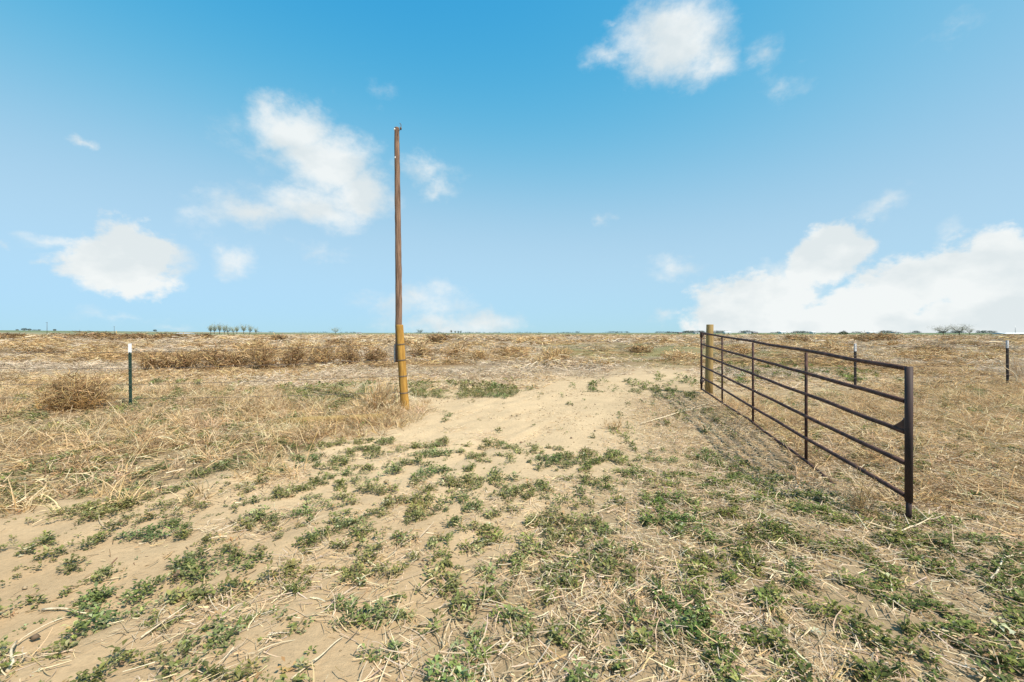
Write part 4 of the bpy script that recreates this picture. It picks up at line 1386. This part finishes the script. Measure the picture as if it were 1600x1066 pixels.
# clumps of trees on the low hill at left
def hill_tree(px, row_, hpx, wpx, label, seed):
    d = 1900.0
    x = (px - 800) / FPX * d
    H = hpx * d / FPX
    global RNG
    keep = RNG
    RNG = np.random.default_rng(seed)
    root = empty('hill_tree', (x, d, hz(x, d)), label, 'tree', 'trees on the low hill at left')
    bm = bmesh.new()
    tube_bm(bm, [(0, 0, -1), (0, 0, H * .5), (.2, 0, H * .8)], [H * .05, H * .04, H * .02], 6)
    bm_obj('trunk', bm, M['bark'], root)
    Bq = Blades()
    n = 500
    v = RNG.normal(0, 1, (n, 3)); v /= np.linalg.norm(v, axis=1)[:, None]
    v *= RNG.uniform(.4, 1, (n, 1)) ** .5
    W = wpx * d / FPX
    b = v * np.array([W * .5, W * .5, H * .42]) + np.array([0, 0, H * .55])
    Bq.ribbons(b, RNG.uniform(0, 6.28, n), RNG.uniform(-.6, 1.2, n), .3, H * RNG.uniform(.1, .2, n), H * RNG.uniform(.05, .12, n), pick([(.06, .075, .05), (.09, .10, .07)], n, .2), 2)
    link('crown', Bq.mesh('crown', M['tree']), root)
    RNG = keep
for i, (px, hpx, wpx, lb) in enumerate([(27, 2.4, 4, 'tiny tree at the left end of the low hill'), (38, 4.2, 7, 'largest dark tree on the low hill at far left'), (46, 3.4, 5, 'dark tree right beside the largest one on the low hill'),
                                        (54, 2.2, 6, 'low wide tree right of the pair on the low hill'), (61, 2.4, 4, 'small tree left of the far left utility pole on the low hill'), (85.5, 3.0, 4, 'single dark tree right of the far left utility pole'),
                                        (242, 3.2, 5, 'single dark tree on the horizon above the white topped post, right of it')]):
    hill_tree(px, 516, hpx, wpx, lb, 400 + i)

# ------------------------------------------------------------------ far utility poles and a mast
def far_pole(px, top_row, d, label, arms=1):
    x = (px - 800) / FPX * d
    z = hz(x, d)
    H = EYE - (top_row - HOR) * d / FPX - z
    root = empty('utility_pole', (x, d, z), label, 'utility pole')
    bm = bmesh.new()
    tube_bm(bm, [(0, 0, -.3), (0, 0, H * .5), (0, 0, H)], [.19, .17, .13], 8)
    bm_obj('shaft', bm, M['bark'], root)
    for k in range(arms):
        bm = bmesh.new()
        box_bm(bm, (0, -.2, H - .5 - .9 * k), (2.4, .12, .14))
        for s in (-1.05, -.4, .4, 1.05):
            tube_bm(bm, [(s, -.2, H - .43 - .9 * k), (s, -.2, H - .2 - .9 * k)], .05, 6)
        bm_obj('crossarm', bm, M['bark'], root)
far_pole(73.5, 503.5, 430, 'taller far utility pole near the left edge of the horizon')
far_pole(178.5, 510, 520, 'shorter far utility pole on the horizon left of the white topped post')
root = empty('radio_mast', ((1586.5 - 800) / FPX * 700, 700, hz((1586.5 - 800) / FPX * 700, 700)), 'thin grey mast on the horizon above the long white building at right', 'mast')
bm = bmesh.new()
for a in (0, 2.09, 4.19):
    tube_bm(bm, [(math.cos(a) * .5, math.sin(a) * .5, 0), (math.cos(a) * .15, math.sin(a) * .15, 13)], .10, 6)
for k in range(12):
    z = k * 1.08
    w_ = .5 - .35 * k / 12
    tube_bm(bm, [(w_, 0, z), (-w_ * .5, w_ * .87, z + .5), (-w_ * .5, -w_ * .87, z + 1.0), (w_, 0, z + 1.08)], .05, 4)
bm_obj('lattice', bm, M['galv'], root)

# ------------------------------------------------------------------ far buildings
def barn(px, wpx, wall_px, d, roof_px, wall, roof, label, name='barn', depth=9.0, doors=1):
    x = (px - 800) / FPX * d
    z = hz(x, d)
    W = wpx * d / FPX; H = wall_px * d / FPX; Rf = roof_px * d / FPX
    root = empty(name, (x, d, z), label, 'building', 'buildings on the horizon')
    bm = bmesh.new()
    box_bm(bm, (0, 0, H / 2 - .2), (W, depth, H + .4))
    bm_obj('wall', bm, wall, root)
    bm = bmesh.new()
    e = .35
    vs = [(-W / 2 - e, -depth / 2 - e, H), (W / 2 + e, -depth / 2 - e, H), (W / 2 + e, depth / 2 + e, H), (-W / 2 - e, depth / 2 + e, H), (-W / 2 - e, 0, H + Rf), (W / 2 + e, 0, H + Rf)]
    v = [bm.verts.new(q) for q in vs]
    for f in ((0, 1, 5, 4), (2, 3, 4, 5), (0, 4, 3), (1, 2, 5), (3, 2, 1, 0)):
        bm.faces.new([v[i] for i in f])
    bm_obj('roof', bm, roof, root)
    for k in range(doors):
        bm = bmesh.new()
        cx = W * ((k + 1) / (doors + 1) - .5)
        box_bm(bm, (cx, -depth / 2 - .04, H * .36), (min(W * .2, 3.2), .1, H * .72))
        bm_obj('door', bm, M['barn_dark'], root)
barn(1582, 44, 1.2, 330, 1.7, M['barn_dark'], M['roof_white'], 'long low dark walled building with a white roof at the right edge of the horizon', 'long_shed', 12, 3)
barn(1088, 7, 1.6, 700, 1.2, M['barn_wall'], M['roof_grey'], 'small white building on the horizon left of the timber gate post')
barn(1062, 5, 1.4, 800, 1.0, M['barn_red'], M['roof_grey'], 'small reddish building on the horizon further left of the timber gate post')
barn(1136, 10, 1.8, 700, 1.2, M['barn_wall'], M['roof_white'], 'wide white building on the horizon just right of the timber gate post')
barn(1168, 7, 1.7, 720, 1.1, M['barn_wall'], M['roof_grey'], 'grey roofed pale building on the horizon right of the wide white one')
barn(1179, 7, 1.4, 760, 1.4, M['barn_red'], M['roof_grey'], 'reddish building on the horizon between the two trees beyond the gate')
barn(1222, 7, 2.0, 700, 1.2, M['barn_wall'], M['roof_white'], 'bright white building on the horizon beyond the middle of the gate')
barn(1270, 5, 2.0, 720, 1.1, M['barn_wall'], M['roof_white'], 'narrow white building on the horizon left of the low hedge bush')
barn(1362, 12, 1.6, 760, 1.0, M['barn_wall'], M['roof_white'], 'pale building on the horizon right of the dark green rounded bush')
barn(1400, 10, 1.6, 800, 1.0, M['barn_wall'], M['roof_grey'], 'pale grey roofed building on the horizon left of the cottonwoods')
barn(290, 18, 1.2, 420, .8, M['barn_wall'], M['roof_white'], 'long pale low shed in the distance left of the far left tree cluster', 'long_shed', 9, 2)
barn(561, 5, 1.2, 700, .8, M['barn_wall'], M['roof_grey'], 'tiny pale building on the horizon between the lone tree and the tall pole')
